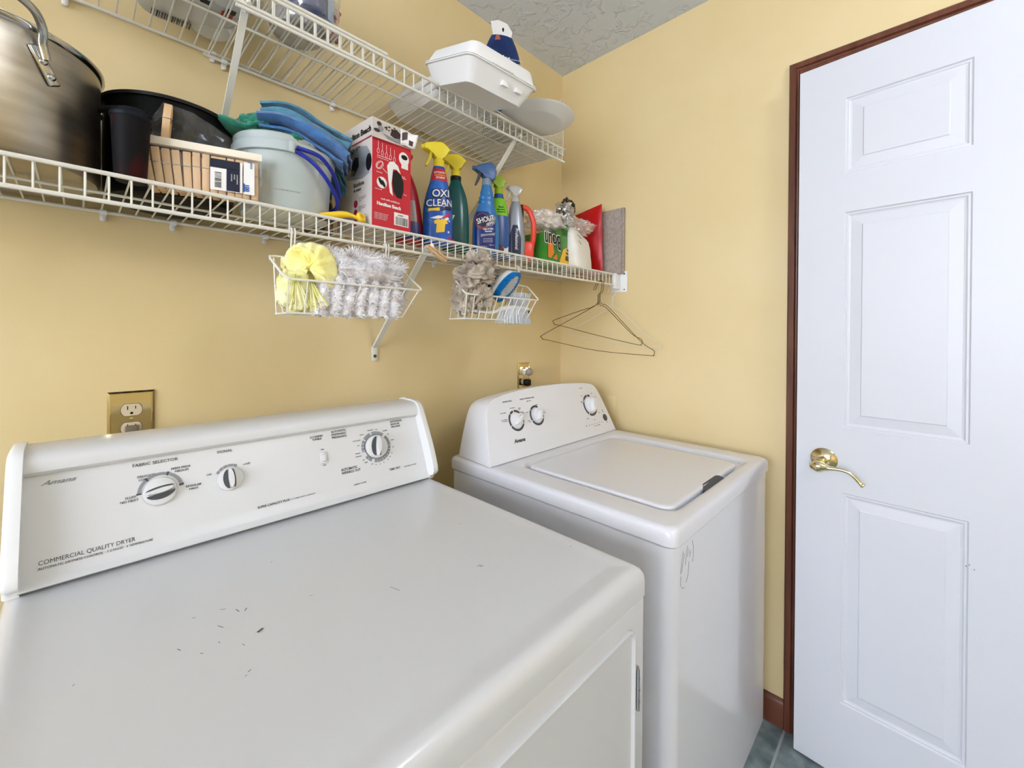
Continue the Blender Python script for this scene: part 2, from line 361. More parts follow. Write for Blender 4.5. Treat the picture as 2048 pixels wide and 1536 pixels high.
for x0, x1 in ((DXL+0.001, DXL+0.018), (DXR-0.018, DXR-0.001)):
    g = MB(); cc = V((0, -0.22, 0.95))
    def ins(k, x): return [V((x, y+(cc.y-y)*k, z+(cc.z-z)*k if z > 0.87 else z)) for y, z in ec]
    out = x0 if x0 < -1.3 else x1; inn = x1 if x0 < -1.3 else x0; s = 1 if out > inn else -1
    g.loft([ins(0, inn), ins(0, out-s*0.006), ins(0.02, out-s*0.002), ins(0.07, out)]); g.build('end_cap', 'white', DR, 50)
def DF(x, s, off=0.0006):   # frame on the slanted face
    o = face0+fu*s; nn = V((1, 0, 0)).cross(fu); return fr((x, o.y+nn.y*off, o.z+nn.z*off), (1, 0, 0), fu)
t = MB(); T2 = MB()
TG = {}
def dt(s_, x, s, cap, al='LEFT', mb=None, **k):
    if s < 0.03: key = 'model' if x < -1.45 else 'capacity' if x < -1.22 else 'energy' if x < -1.1 else 'timer' if x < -1.02 and s > 0.02 else 'start' if x > -1.02 else 'timer'
    else: key = 'fabric' if x < -1.42 else 'signal' if x < -1.3 else 'tumble' if x < -1.17 else 'timer'
    TG.setdefault(key, MB()).text(s_, DF(x, s), cap, al, **k)
dt('FABRIC SELECTOR', -1.507, 0.1385, 0.0052, sx=1.02); dt('SIGNAL', -1.385, 0.138, 0.0052, sx=1.02)
dt('COMMERCIAL QUALITY DRYER', -1.613, 0.0185, 0.0062, bold=0.0, sx=0.86); dt('AUTOMATIC DRYNESS CONTROL · 7 CYCLES · 4 TEMPERATURE', -1.613, 0.0118, 0.0034, sx=0.93)
dt('SUPER CAPACITY PLUS', -1.327, 0.0185, 0.0042, bold=0.03, sx=0.95); dt('7.1 CUBIC FOOT CAPACITY', -1.266, 0.0188, 0.0026, sx=1.05)
for i, w in enumerate(('EXTENDED', 'TUMBLE')): dt(w, -1.198, 0.137-i*0.006, 0.0044, 'CENTER', sx=0.9)
for i, w in enumerate(('AUTOMATIC', 'PERMANENT', 'PRESS/KNITS')): dt(w, -1.165, 0.1415-i*0.0068, 0.0048, sx=0.9)
for i, w in enumerate(('AUTOMATIC', 'REGULAR', 'DELICATE')): dt(w, -1.014, 0.143-i*0.0066, 0.0046, sx=0.9)
for i, w in enumerate(('AUTOMATIC', 'WRINKLE OUT')): dt(w, -1.156, 0.052-i*0.0075, 0.0054, bold=0.02, sx=0.86)
dt('TIME DRY', -1.041, 0.027, 0.0054, bold=0.02, sx=0.9); dt('• ENERGY SAVER', -1.135, 0.0145, 0.003); dt('PUSH KNOB TO START', -1.0, 0.027, 0.0024)
for w, x, s in (('FLUFF', -1.503, 0.087), ('NO HEAT', -1.5, 0.0815)): dt(w, x, s, 0.0038, 'RIGHT')
for w, x, s in (('DELICATE', -1.489, 0.1185), ('LOW', -1.493, 0.113), ('PERM PRESS', -1.441, 0.1225), ('MEDIUM', -1.44, 0.117)): dt(w, x, s, 0.0038, 'CENTER')
for w, x, s in (('REGULAR', -1.436, 0.0865), ('HIGH', -1.431, 0.081)): dt(w, x, s, 0.0038)
dt('OFF', -1.396, 0.1, 0.0032, 'RIGHT'); dt('LOUD', -1.344, 0.107, 0.0032)
dt('ON', -1.19, 0.107, 0.003, 'CENTER'); dt('OFF', -1.19, 0.072, 0.003, 'CENTER')
TX, TS = -1.063, 0.091
for a, w in ((100, 'MORE DRY'), (78, 'DRY'), (55, 'LESS DRY'), (36, 'OFF'), (12, 'DAMP'), (-12, 'OFF'), (-32, '70'), (-46, '60'), (-58, '50'), (-74, '40'), (-88, '30'), (-102, '20'), (-115, 'OFF'), (148, 'COOL DOWN'), (166, 'OFF'), (190, 'LESS DRY'), (200, 'MORE DRY'), (216, 'OFF'), (228, 'PRESS'), (126, 'SENSOR')):
    r_ = 0.0425; ar = math.radians(a)
    dt(w, TX+r_*math.cos(ar), TS+r_*math.sin(ar)-0.001, 0.0021, 'CENTER' if abs(math.cos(ar)) < 0.5 else ('LEFT' if math.cos(ar) > 0 else 'RIGHT'))
for k_, mb_ in TG.items(): mb_.build(k_+'_lettering', 'darkgrey', DR, 0)
T2.text('Amana', DF(-1.612, 0.1335), 0.0068, shear=0.5, sx=1.35, bold=0.02); T2.build('maker_lettering', 'midgrey', DR, 0)
def arcs(mb, Tm, r0_, r1_, segs):
    for a0, a1 in segs:
        n = max(2, int(abs(a1-a0)/6)); A = [math.radians(a0+(a1-a0)*i/n) for i in range(n+1)]
        mb.prism([(r1_*math.cos(a), r1_*math.sin(a)) for a in A]+[(r0_*math.cos(a), r0_*math.sin(a)) for a in A[::-1]], 0.0001, 0.0004, T=Tm)
a_ = MB(); arcs(a_, DF(-1.4705, 0.0905), 0.0265, 0.0315, [(178, 132), (126, 72), (66, 14)]); a_.build('dial_marks', 'midgrey', DR, 0)
a_ = MB(); arcs(a_, DF(-1.3665, 0.088), 0.0215, 0.026, [(150, 138), (135, 118), (115, 98), (95, 76), (74, 60)]); a_.build('dial_marks', 'midgrey', DR, 0)
a_ = MB(); arcs(a_, DF(TX, TS), 0.030, 0.0375, [(62, 76), (78, 88), (90, 100), (49, 61), (-4, 38), (108, 140), (146, 158), (160, 172), (174, 186), (188, 192), (212, 224), (226, 240)]+[(252+i*13, 263+i*13) for i in range(8)])
a_.build('dial_marks', 'midgrey', DR, 0)
a_ = MB(); arcs(a_, DF(-1.4705, 0.0905), 0.0258, 0.0325, [(181, 176), (132, 126), (72, 66), (12, 4)]); a_.build('dial_ticks', 'darkgrey', DR, 0); a_ = MB(); arcs(a_, DF(TX, TS), 0.0285, 0.0297, [(0, 359.9)]); a_.build('dial_ring', 'darkgrey', DR, 0)
cyl_knob(DR, DF(-1.4715, 0.0895), 0.0235, 0.016, 0.20, math.radians(8), main=-1); cyl_knob(DR, DF(-1.367, 0.086), 0.0215, 0.016, 0.22, math.radians(92)); cyl_knob(DR, DF(TX, TS), 0.0275, 0.022, 0.22, math.radians(78))
g = MB(DF(-1.19, 0.0895)); g.box((-0.0085, -0.0125, 0), (0.0085, 0.0125, 0.002), 0.001); g.box((-0.0052, -0.0075, 0.001), (0.0052, 0.0075, 0.0045), 0.0012); g.build('rocker_switch', 'enamel2', DR)
# scuffs on the top of the dryer, from the photograph
g = MB()
def onz(px_, py_, z):
    d_ = Fv+Rv*((px_-1024)/FPX)-Uv*((py_-CY)/FPX); t_ = (z-1.25)/d_.z; return V((-1.573, -1.214, 1.25))+d_*t_
for x0, y0, x1, y1, w in ((516, 1266, 525, 1257, .0022), (490, 1223, 493, 1217, .001), (471, 1220, 479, 1224, .0008), (440, 1221, 452, 1219, .0007), (384, 1238, 391, 1236, .0008), (435, 1253, 447, 1256, .0007), (354, 1300, 362, 1302, .0007), (496, 1346, 502, 1340, .0007), (490, 1355, 494, 1351, .0006), (437, 1285, 440, 1287, .0006), (400, 1308, 407, 1308, .0006), (145, 1374, 149, 1370, .0006), (50, 1207, 58, 1204, .0008), (62, 1213, 65, 1211, .0006), (541, 1126, 545, 1123, .0006), (955, 1134, 961, 1130, .0008), (780, 1175, 800, 1182, .0006), (618, 1193, 626, 1191, .0005), (484, 1289, 490, 1292, .0005), (960, 1134, 966, 1132, .0012), (1140, 1095, 1146, 1087, .0006), (918, 1049, 923, 1047, .0006)):
    a = onz(x0, y0, 0.8663); b_ = onz(x1, y1, 0.8663); dv = (b_-a); pv = V((-dv.y, dv.x, 0)).normalized()*w
    g.add([a-pv*0.3, b_-pv, b_+pv*0.3, a+pv], [(0, 1, 2, 3)])
for v in g.bm.verts: v.co.z = 0.8672
g.build('scuff_marks', 'darkgrey', DR, 0)

# ------------------------------------------------------------------ washer
WX0, WX1, WY0, WY1 = -0.768, -0.070, -0.874, -0.16
WA = thing('washing_machine', 'white top-loading washing machine with a recessed lid, between the dryer and the right wall', 'washing machine', (-0.42, -0.5, 0), world=True)
g = MB()
def wr(a, z, r=0.03): return rrect(WX0+0.004+a, WX1-0.004-a, WY0+0.004+a, WY1-a, r, z, 8)
g.loft([wr(0.02, 0.0), wr(0.02, 0.06), wr(0.0, 0.065), wr(0, 0.45), wr(0, 0.826), wr(0.006, 0.829)]); g.build('cabinet', 'washer', WA, 40)
LX0, LX1, LY0, LY1 = -0.683, -0.150, -0.833, -0.385
g = MB()
outp = [(0.004, 0.829), (0.0, 0.832), (0.0, 0.856), (0.003, 0.863), (0.008, 0.867), (0.014, 0.868)]
rings = [rrect(WX0+a, WX1-a, WY0+a, WY1-a, 0.022, z, 8) for a, z in outp]
inp = [(-0.012, 0.868), (-0.004, 0.8668), (0.0, 0.863), (0.003, 0.8545), (0.012, 0.852)]
rings += [rrect(LX0+a, LX1-a, LY0+a, LY1-a, 0.04, z, 8) for a, z in inp]+[rrect(LX0+0.2, LX1-0.2, LY0+0.17, LY1-0.17, 0.01, 0.852, 8)]
g.loft(rings); g.build('top_frame', 'washer', WA, 50)
g = MB()
lx0, lx1, ly0, ly1 = -0.673, -0.205, -0.823, -0.400
N = 10
def lidring(a, z, notch=True):
    o = rrect(lx0+a, lx1-a, ly0+a, ly1-a, 0.026, z, 8)
    return o
lr = [lidring(0.004, 0.8525), lidring(0.0, 0.861), lidring(0.0, 0.8665), lidring(0.002, 0.869), lidring(0.006, 0.870), lidring(0.012, 0.8702)]
g.loft(lr); g.build('lid', 'washer', WA, 50)
g = MB(); fq = ((-0.498, -0.8345, 0.8605), (-0.352, -0.8345, 0.8605), (-0.366, -0.8215, 0.8696), (-0.378, -0.8165, 0.8712), (-0.468, -0.8165, 0.8712), (-0.480, -0.8215, 0.8696))
g.loft([[V(p) for p in fq], [V(p)-V((0, -0.001, 0.002)) for p in fq]])
g.build('finger_recess_shade', 'darkgrey', WA, 0)  # dark sheet over the lid edge, painting in the shade of the notch
# console: arched trapezoid face, curved sides
wf0 = V((0, -0.342, 0.8695)); wu = V((0, 0.07, 0.175)).normalized(); wn = V((1, 0, 0)).cross(wu)
def wface(x, s, off=0): o = wf0+wu*s+wn*off; return V((x, o.y, o.z))
outl = [(-0.762, 0.0), (-0.750, 0.06), (-0.738, 0.11), (-0.727, 0.148), (-0.716, 0.170), (-0.702, 0.183), (-0.68, 0.192), (-0.62, 0.202), (-0.53, 0.209), (-0.42, 0.2115), (-0.31, 0.209), (-0.22, 0.203), (-0.17, 0.197), (-0.145, 0.189), (-0.131, 0.176), (-0.121, 0.155), (-0.108, 0.11), (-0.096, 0.06), (-0.083, 0.0)]
outl = [(p.x, p.y) for p in sm([(x, s, 0) for x, s in outl], 3)]
cx = -0.4225
def wr_(k, kin, off):   # inset front ring
    return [wface(cx+(x-cx)*(1-kin), s*(1-kin*0.9), off) for x, s in outl]
def back(t_):
    o = []
    for x, s in outl:
        a = wface(x, s); bz = 0.8695+(a.z-0.8695)*0.93; by = -0.190
        bow = math.sin(t_*PI/2)
        o.append(V((x+(cx-x)*0.03*t_, a.y+(by-a.y)*t_, a.z+(bz-a.z)*(1-math.cos(t_*PI/2)))))
    return o
g = MB(); g.loft([wr_(0, 0.012, 0.0016), wr_(0, 0.004, 0.0012), wr_(0, 0.0, -0.003), back(0.15), back(0.35), back(0.6), back(0.85), back(1.0)]); g.build('console', 'washer_plastic', WA, 50)
def WF(x, s, off=0.0018): p = wface(x, s, off); return fr(p, (1, 0, 0), wu)
t = MB()
WG = {}
def wt(s_, x, s, cap, al='LEFT', **k): WG.setdefault('level' if x < -0.572 and s != 0.174 or x < -0.6 else 'temperature' if x < -0.4 else 'start' if x > -0.15 and s < 0.1 else 'status' if s < 0.06 else 'cycle', MB()).text(s_, WF(x, s), cap, al, **k)
wt('WATER LEVEL', -0.652, 0.174, 0.0046); wt('WASH TEMPERATURE', -0.574, 0.174, 0.0046, sx=1.1); wt('RINSE COLD', -0.545, 0.1655, 0.0028); wt('CYCLE', -0.24, 0.1805, 0.004)
for w, x, s in (('SMALL', -0.585, 0.148), ('LOAD', -0.588, 0.144), ('MEDIUM', -0.58, 0.134), ('LARGE', -0.574, 0.13), ('DEEP WATER', -0.617, 0.152)): wt(w, x, s, 0.0026, 'CENTER')
for w, x, s in (('AUTO SENSING', -0.648, 0.141), ('AUTO SENSING', -0.651, 0.120), ('EXTRA RINSE', -0.651, 0.115), ('COLD', -0.551, 0.13), ('COOL', -0.553, 0.103), ('HOT', -0.551, 0.098)): wt(w, x, s, 0.0026, 'RIGHT')
for w, x, s in (('WARM', -0.508, 0.149), ('HOT', -0.478, 0.118), ('Normal', -0.178, 0.155), ('Casual', -0.160, 0.139), ('Rinse', -0.165, 0.077)): wt(w, x, s, 0.0026)
for w, x, s in (('Heavy', -0.236, 0.152), ('Bulky', -0.247, 0.131), ('Sheets', -0.247, 0.127), ('Delicates', -0.238, 0.065)): wt(w, x, s, 0.0026, 'RIGHT')
wt('Start', -0.135, 0.083, 0.0032, 'CENTER', bold=0.03); wt('Pause', -0.135, 0.077, 0.0028, 'CENTER'); wt('Power', -0.128, 0.035, 0.0028, 'CENTER')
wt('status', -0.262, 0.041, 0.0028, 'RIGHT'); wt('wash   rinse   spin   lid locked', -0.2, 0.033, 0.0024, 'CENTER'); wt('drain', -0.205, 0.055, 0.0028, 'CENTER')
t.text('Amana', WF(-0.646, 0.0470), 0.0108, sx=1.12, bold=0.05, shear=0.25); t.box((0, 0, 0), (0.028, 0.0012, 0.0004), T=WF(-0.644, 0.050))
for dx in (0, 1, 2, 3, 4, 5): WG['status'].prism([(0.0018*math.cos(PI/3*i), 0.0018*math.sin(PI/3*i)) for i in range(6)], 0, 0.0006, T=WF(-0.247+dx*0.0165, 0.0415))
t.build('maker_lettering', 'darkgrey', WA, 0)
for k_, mb_ in WG.items(): mb_.build(k_+'_lettering', 'darkgrey', WA, 0)
g = MB()
arcs(g, WF(-0.613, 0.113), 0.0265, 0.0335, [(-20, -6), (-150, -26), (205, 135), (130, 100), (92, 45)]); g.build('dial_marks', 'darkgrey', WA, 0)
g = MB(); arcs(g, WF(-0.514, 0.116), 0.0265, 0.0335, [(-20, -4), (-150, -26), (205, 140), (135, 62)]); g.build('dial_marks', 'darkgrey', WA, 0)
g = MB(); arcs(g, WF(-0.205, 0.113), 0.0335, 0.0415, [(66, 90), (96, 140), (145, 150), (155, 232), (240, 330)]); g.build('dial_marks', 'darkgrey', WA, 0)
cyl_knob(WA, WF(-0.613, 0.113), 0.0235, 0.022, 0.28, math.radians(38), False, 'washer_plastic'); cyl_knob(WA, WF(-0.514, 0.116), 0.0235, 0.022, 0.28, math.radians(52), False, 'washer_plastic')
cyl_knob(WA, WF(-0.203, 0.113), 0.031, 0.024, 0.34, math.radians(62), False, 'washer_plastic')
g = MB(WF(-0.133, 0.055)); g.lathe([(0.0135, 0), (0.0135, 0.001), (0.012, 0.002), (0, 0.0022)], seg=28); g.build('start_button', 'darkgrey', WA)
# scribbled scuffs on the front panel
g = MB(fr((0, WY0+0.0037, 0), (1, 0, 0), (0, 0, 1)))
for pts in ([(-.720, .812), (-.728, .79), (-.733, .77)], [(-.714, .805), (-.722, .785), (-.727, .772)], [(-.700, .815), (-.706, .795), (-.709, .78)], [(-.694, .808), (-.699, .792)], [(-.674, .818), (-.668, .803), (-.667, .787), (-.672, .772)], [(-.686, .801), (-.686, .787)], [(-.686, .801), (-.679, .799)], [(-.686, .794), (-.68, .794)], [(-.731, .765), (-.733, .75), (-.724, .738), (-.712, .735)], [(-.69, .78), (-.695, .755), (-.704, .742)]):
    g.tube([(x, z, 0.0) for x, z in pts], 0.0005, 4)
g.build('scuff_marks', 'midgrey', WA, 0)
h = MB(); h.tube(sm([(-0.0655, -0.60, 0.30), (-0.045, -0.64, 0.27), (-0.04, -0.7, 0.235), (-0.04, -0.72, 0.2), (-0.04, -0.70, 0.0)], 6), 0.012, 10); h.build('drain_hose', 'black', WA)

# ------------------------------------------------------------------ ventilated wire shelves
def wire_shelf(label, x0, x1, z, clips, pitch=0.0262, dz=0.0, midy=-0.178):
    s = thing('wire_shelf', label, 'wire shelf', ((x0+x1)/2, -0.01, z), world=True)
    g = MB(); n = int((x1-x0)/pitch)
    for i in range(n+1):
        x = x1-0.008-i*pitch
        g.tube([(x, -0.008, z-0.001), (x, -0.292, z-0.001), (x, -0.2985, z-0.003), (x, -0.3015, z-0.008), (x, -0.3015, z-0.047)], 0.00165, 5)
    g.build('deck_wires', 'wirewhite', s)
    g = MB()
    g.tube([(x0, -0.3035, z-0.003), (x1, -0.3035, z-0.003)], 0.0036, 8); g.tube([(x0, -0.3035, z-0.047), (x1, -0.3035, z-0.047)], 0.0036, 8)
    g.build('front_rails', 'wirewhite', s)
    g = MB(); g.tube([(x0, -0.010, z-0.005), (x1, -0.010, z-0.005)], 0.0036, 8); g.build('rear_rail', 'wirewhite', s)
    g = MB(); g.tube([(x0, midy, z-0.0055), (x1, midy, z-0.0055)], 0.0026, 8); g.build('middle_rod', 'wirewhite', s)
    for x in clips:
        g = MB(fr((x, -0.004, z-0.012), (1, 0, 0), (0, 0, 1)))
        g.box((-0.005, -0.010, -0.004), (0.005, 0.010, 0.0025), 0.002); g.tube([(-0.0055, 0.007, 0.006), (0.0055, 0.007, 0.006)], 0.0062, 10)
        g.lathe([(0.0048, 0.002), (0.0044, 0.006), (0.002, 0.0075), (0, 0.0078)], (0, -0.007, 0), 14)
        g.build('wall_clip', 'white', s)
    return s
def brace(s, x, zt, zb, kw=1.0):
    g = MB()
    a = V((x, -0.287, zt)); b_ = V((x, -0.010, zb+0.018))
    d_ = (b_-a).normalized(); nn = V((0, d_.z, -d_.y))
    prof = [(-0.0085, 0), (-0.0085, 0.006), (-0.006, 0.0065), (0.006, 0.0065), (0.0085, 0.006), (0.0085, 0)]
    def ring(c, k=kw): return [c+V((px_*k, 0, 0))-nn*(py_) for px_, py_ in prof]
    g.loft([ring(a), ring(b_)])
    g.box((x-0.010, -0.007, zb-0.024), (x+0.010, -0.0005, zb+0.022), 0.003)
    g.tube([a+V((0, 0.006, -0.004)), a+V((0, -0.006, 0.004)), a+V((0, -0.018, 0.006)), a+V((0, -0.022, -0.004))], 0.0042, 8)
    o = g.build('support_brace', 'wirewhite', s)
    g = MB(fr((x, -0.0072, zb-0.008), (1, 0, 0), (0, 0, 1))); g.lathe([(0.0052, 0), (0.0048, 0.002), (0.002, 0.003), (0, 0.003)], seg=14); g.build('screw', 'darkgrey', o)
ZL, ZU = 1.4955, 1.8975
S1 = wire_shelf('long lower wire shelf holding pots, cleaning sprays and bags above the washer and dryer', -2.44, -0.012, ZL, (-1.5375, -1.425, -1.24, -0.925, -0.72, -0.47, -2.0))
brace(S1, -0.936, ZL-0.026, 1.183); brace(S1, -1.86, ZL-0.026, 1.183)
g = MB(); g.box((-0.0045, -0.343, ZL-0.075), (-0.0005, -0.268, ZL+0.012), 0.002); g.box((-0.045, -0.312, ZL-0.062), (-0.0045, -0.296, ZL+0.0015), 0.003)
eb = g.build('end_bracket', 'white', S1)
g = MB()
for y_, z_ in ((-0.33, ZL), (-0.33, ZL-0.064)): g.tube([(-0.006, y_, z_), (-0.003, y_, z_)], 0.0028, 8)
g.build('screws', 'darkgrey', eb)
S2 = wire_shelf('upper wire shelf section on the right with foam containers and mesh basket on it', -1.372, -0.382, ZU, (-1.33, -1.071, -0.73, -0.43))
brace(S2, -0.607, ZU-0.035, 1.58, 0.85)
S3 = wire_shelf('upper wire shelf section on the left, its end overlapping the section beside it', -2.44, -1.066, ZU+0.0085, (-1.592, -1.353, -2.0), midy=-0.166)
brace(S3, -1.352, ZU-0.035, 1.58, 0.7)
DL, DU = ZL+0.0012, ZU+0.0012   # deck heights
DU3 = DU+0.0085

# ------------------------------------------------------------------ pots on the lower shelf
P = thing('stock_pot', 'big stainless steel stock pot with riveted loop handle, at the left on lower shelf', 'pot', (-1.690, -0.154, DL), world=True)
pc = (-1.690, -0.154, DL); R0 = 0.145; HP = 0.197
g = MB(); g.lathe([(0.0, 0), (R0-0.012, 0), (R0-0.004, 0.003), (R0, 0.012), (R0, HP-0.006), (R0-0.002, HP-0.006), (R0-0.003, 0.014), (0, 0.006)], pc, 72); g.build('body', 'steel', P, 40)
g = MB(); g.lathe([(R0-0.004, HP-0.009), (R0+0.0005, HP-0.010), (R0+0.005, HP-0.006), (R0+0.005, HP-0.001), (R0, HP+0.0015), (R0-0.004, HP-0.001), (R0-0.004, HP-0.009)], pc, 72); g.build('rim', 'steelrim', P, 50)
def pp(a, r, z): return V((pc[0]+r*math.cos(a), pc[1]+r*math.sin(a), DL+z))
def loop_handle(a0, da, name='handle'):
    g = MB()
    pts = [pp(a0-da, R0+0.005, 0.152), pp(a0-da*0.92, R0+0.008, 0.172), pp(a0-da*0.84, R0+0.020, 0.190), pp(a0-da*0.62, R0+0.038, 0.201), pp(a0-da*0.3, R0+0.047, 0.205), pp(a0+da*0.3, R0+0.047, 0.205), pp(a0+da*0.62, R0+0.038, 0.201), pp(a0+da*0.84, R0+0.020, 0.190), pp(a0+da*0.92, R0+0.008, 0.172), pp(a0+da, R0+0.005, 0.152)]
    g.tube(sm(pts, 5), 0.0055, 12); h_ = g.build(name, 'steelrim', P, 60)
    for s in (-1, 1):
        a = a0+s*da; g = MB(); out = V((math.cos(a), math.sin(a), 0)); sd = V((0, 0, 1)).cross(out)
        g.T = Matrix(((sd.x, 0, out.x, 0), (sd.y, 0, out.y, 0), (0, 1, 0, 0), (0, 0, 0, 1))); g.T.translation = pp(a, R0+0.0004, 0.143); g.T = g.T @ Matrix.Rotation(s*0.5, 4, 'Z')
        g.box((-0.008, -0.026, 0), (0.008, 0.028, 0.004), 0.0025, 3)
        for k in (-0.014, 0.006): g.lathe([(0.0052, 0.004), (0.0046, 0.006), (0.002, 0.0072), (0, 0.0072)], (0, k, 0), 16)
        g.build('rivet_plate', 'steelrim', h_, 50)
loop_handle(math.radians(-86), 0.52); loop_handle(math.radians(94), 0.52)

bc = (-1.438, -0.112, DL); RB = 0.105; HB = 0.182
P = thing('canning_pot', 'wide black enamel pot behind the bag of wooden clothespins on the lower shelf', 'pot', bc, world=True)
g = MB(); g.lathe([(0, 0), (RB-0.02, 0), (RB-0.006, 0.006), (RB-0.001, 0.02), (RB, HB), (RB-0.003, HB), (RB-0.005, 0.02), (0, 0.01)], bc, 64); g.build('body', 'blackpot', P, 40)
g = MB(); g.lathe([(RB-0.004, HB-0.004), (RB+0.005, HB-0.005), (RB+0.006, HB), (RB+0.001, HB+0.003), (RB-0.004, HB), (RB-0.004, HB-0.004)], bc, 64); g.build('rim', 'black', P, 50)
for a in (math.radians(222), math.radians(42)):
    g = MB(); dr = V((math.cos(a), math.sin(a), 0)); sd = V((-dr.y, dr.x, 0)); B = V(bc)
    g.tube(sm([B+dr*RB+sd*s_+V((0, 0, 0.135))+dr*o_ for s_, o_ in ((-0.045, 0), (-0.043, 0.016), (-0.03, 0.026), (0, 0.028), (0.03, 0.026), (0.043, 0.016), (0.045, 0))], 4), 0.006, 8); g.build('handle', 'black', P, 60)
# dark printed drink tub between the pot and the clothespins
mk_ = mat('dark_printed_plastic', (0.006, 0.005, 0.006), 0.6, mottle=(26, (0.05, 0.006, 0.006), 0.5, 0.68), scale=(1, 1, 0.55), spec=0.15)
K = thing('drink_cup', 'tall black plastic cup with dark red print, left of the clothespins bag', 'cup', (-1.512, -0.262, DL), world=True)
g = MB(); g.lathe([(0, 0), (0.019, 0), (0.021, 0.003), (0.0255, 0.100), (0.026, 0.102), (0.023, 0.102), (0.019, 0.006), (0, 0.005)], (-1.512, -0.262, DL), 36); g.build('cup_body', mk_, K, 40)
g = MB(); g.lathe([(0.0262, 0.102), (0.0275, 0.104), (0.027, 0.109), (0.022, 0.111), (0.020, 0.117), (0, 0.119)], (-1.512, -0.262, DL), 36); g.build('lid', mat('dark_blue_plastic', s2l(14, 20, 28), 0.5, spec=0.2), K, 40)

# ------------------------------------------------------------------ clothespins
def make_pin(name, label, group=None):
    t_ = thing(name, label, 'clothespin', group=group)
    for s in (-1, 1):
        pl = [(0.0, 0.0), (0.0055, 0.0), (0.0055, 0.045), (0.0045, 0.050), (0.0048, 0.072), (0.0, 0.0725), (0.0009, 0.050), (0.0, 0.042), (0.0014, 0.036), (0.0, 0.03)]
        pl = [(0.0007, 0.0), (0.0060, 0.003), (0.0062, 0.045), (0.0040, 0.072), (0.0007, 0.0735), (0.0007, 0.0)][:-1]
        g = MB(Matrix(((1, 0, 0, 0), (0, 0, 1, 0), (0, 1, 0, 0), (0, 0, 0, 1))))
        g.prism([(s*x, z) for x, z in pl], -0.0056, 0.0056, bev=0.0006, seg=1); g.build('wood_half', 'pine', t_, 30)
    g = MB(); g.tube([(-0.0068, -0.0062, 0.046), (0.0068, -0.0062, 0.046), (0.0068, 0.0062, 0.046), (-0.0068, 0.0062, 0.046)], 0.0007, 5, closed=True); g.tube([(0, -0.0058, 0.042), (0, 0.0058, 0.042)], 0.0022, 8)
    g.build('spring', 'steelrim', t_)
    return t_
def copy_tree(o, parent=None):
    c = o.copy(); COL.objects.link(c)
    if parent: c.parent = parent
    for ch in list(o.children): copy_tree(ch, c)
    return c
ORD = 'first second third fourth fifth sixth seventh eighth ninth tenth eleventh twelfth thirteenth'.split()
PB = (-1.490, -0.243); bang = math.radians(-17)
ux = V((math.cos(bang), math.sin(bang), 0)); uy = V((-math.sin(bang), math.cos(bang), 0))
proto = make_pin('clothespin', 'wooden spring clothespin packed behind the front row in the clear bag beside the black pot', 'clothespins in the clear bag')
GP = 'clothespins in the clear bag'; LP = proto['label']; del proto['group']
first = True
for row in range(3):
    for i in range(13):
        o = proto if first else copy_tree(proto); first = False
        jx = random.uniform(-0.0006, 0.0006); tilt = math.radians(-9+9*min(i, 6)/6 + random.uniform(-1, 1)) if i < 11 else math.radians(random.uniform(-4, 4))
        p_ = V((PB[0], PB[1], DL+0.0035))+ux*(0.007+i*0.0128+jx)+uy*(0.009+row*0.0138)+V((0, 0, random.uniform(0, 0.002)-(0.006 if i in (10, 11, 12) else 0)*0))
        o.location = p_; o.rotation_euler = (tilt, math.radians(-3), bang+PI/2)
        if row: o['group'] = GP; o['label'] = LP
        else: o['label'] = 'wooden clothespin in the front row of the clear bag, %s from the left' % ORD[i]
pt = make_pin('clothespin', 'single wooden clothespin standing up on the card header of the clothespins bag')
pt.location = V((PB[0], PB[1], DL+0.087))+ux*0.022+uy*0.016; pt.rotation_euler = (math.radians(4), 0, math.radians(70))
BG = thing('clothespins_bag', 'clear bag with cream card header and hundred count label holding wooden clothespins', 'bag', (PB[0], PB[1], DL), bang)
g = MB()
g.box((-0.003, -0.003, 0.080), (0.173, 0.010, 0.0935), 0.001)
g.T = Matrix.Rotation(math.radians(-2), 4, 'Y'); g.build('card_header', mat('cream_card', s2l(244, 232, 212), 0.5), BG)
g = MB()
def bagf(u, v):
    # wraps front, right end, back
    L = 0.172; D = 0.045; t_ = u*(2*L+D)
    if t_ < L: x, y = t_, 0
    elif t_ < L+D: x, y = L, t_-L
    else: x, y = L-(t_-L-D), D
    b_ = 0.004*noise.noise(V((x*60, y*60, v*7)))
    k = 1 if y < 0.001 else 1
    z = 0.001+v*0.083
    return V((x+(0.006+b_ if t_ > L and t_ < L+D else 0), y-(0.002-b_*0.3 if t_ < L else 0)+(0.004 if t_ > L+D else 0), z))
g.grid(bagf, 90, 14)
# loose film rising behind the header
def fl(u, v):
    x = u*0.168; top = 0.078*(1-(max(0, u-0.12)/0.88)**1.6)*(1 if u > 0.1 else 0.6+4*u)
    return V((x+0.003*noise.noise(V((u*9, v*5, 1))), 0.030+0.010*noise.noise(V((u*7, v*6, 3))), 0.09+top*v))
g.grid(fl, 40, 12)
fm = film('clear_film', scale=26, haze=0.03, gloss=0.035)
g.build('clear_film', fm, BG, 80)
g = MB(fr((0.091, -0.0042, 0.012), (1, 0, 0), (0, 0, 1))); g.box((0, 0.001, 0), (0.050, 0.058, 0.0005)); g.box((0.052, 0, 0), (0.0695, 0.060, 0.0005)); lb = g.build('label_card', 'whitepaper', BG, 0)
g = MB(fr((0.091, -0.0049, 0.012), (1, 0, 0), (0, 0, 1))); g.box((0.0, 0.042, 0), (0.046, 0.058, 0.0003)); g.box((0.025, 0.002, 0), (0.046, 0.044, 0.0003)); g.build('navy_print', mat('navy_print', s2l(18, 24, 48), 0.4), BG, 0)
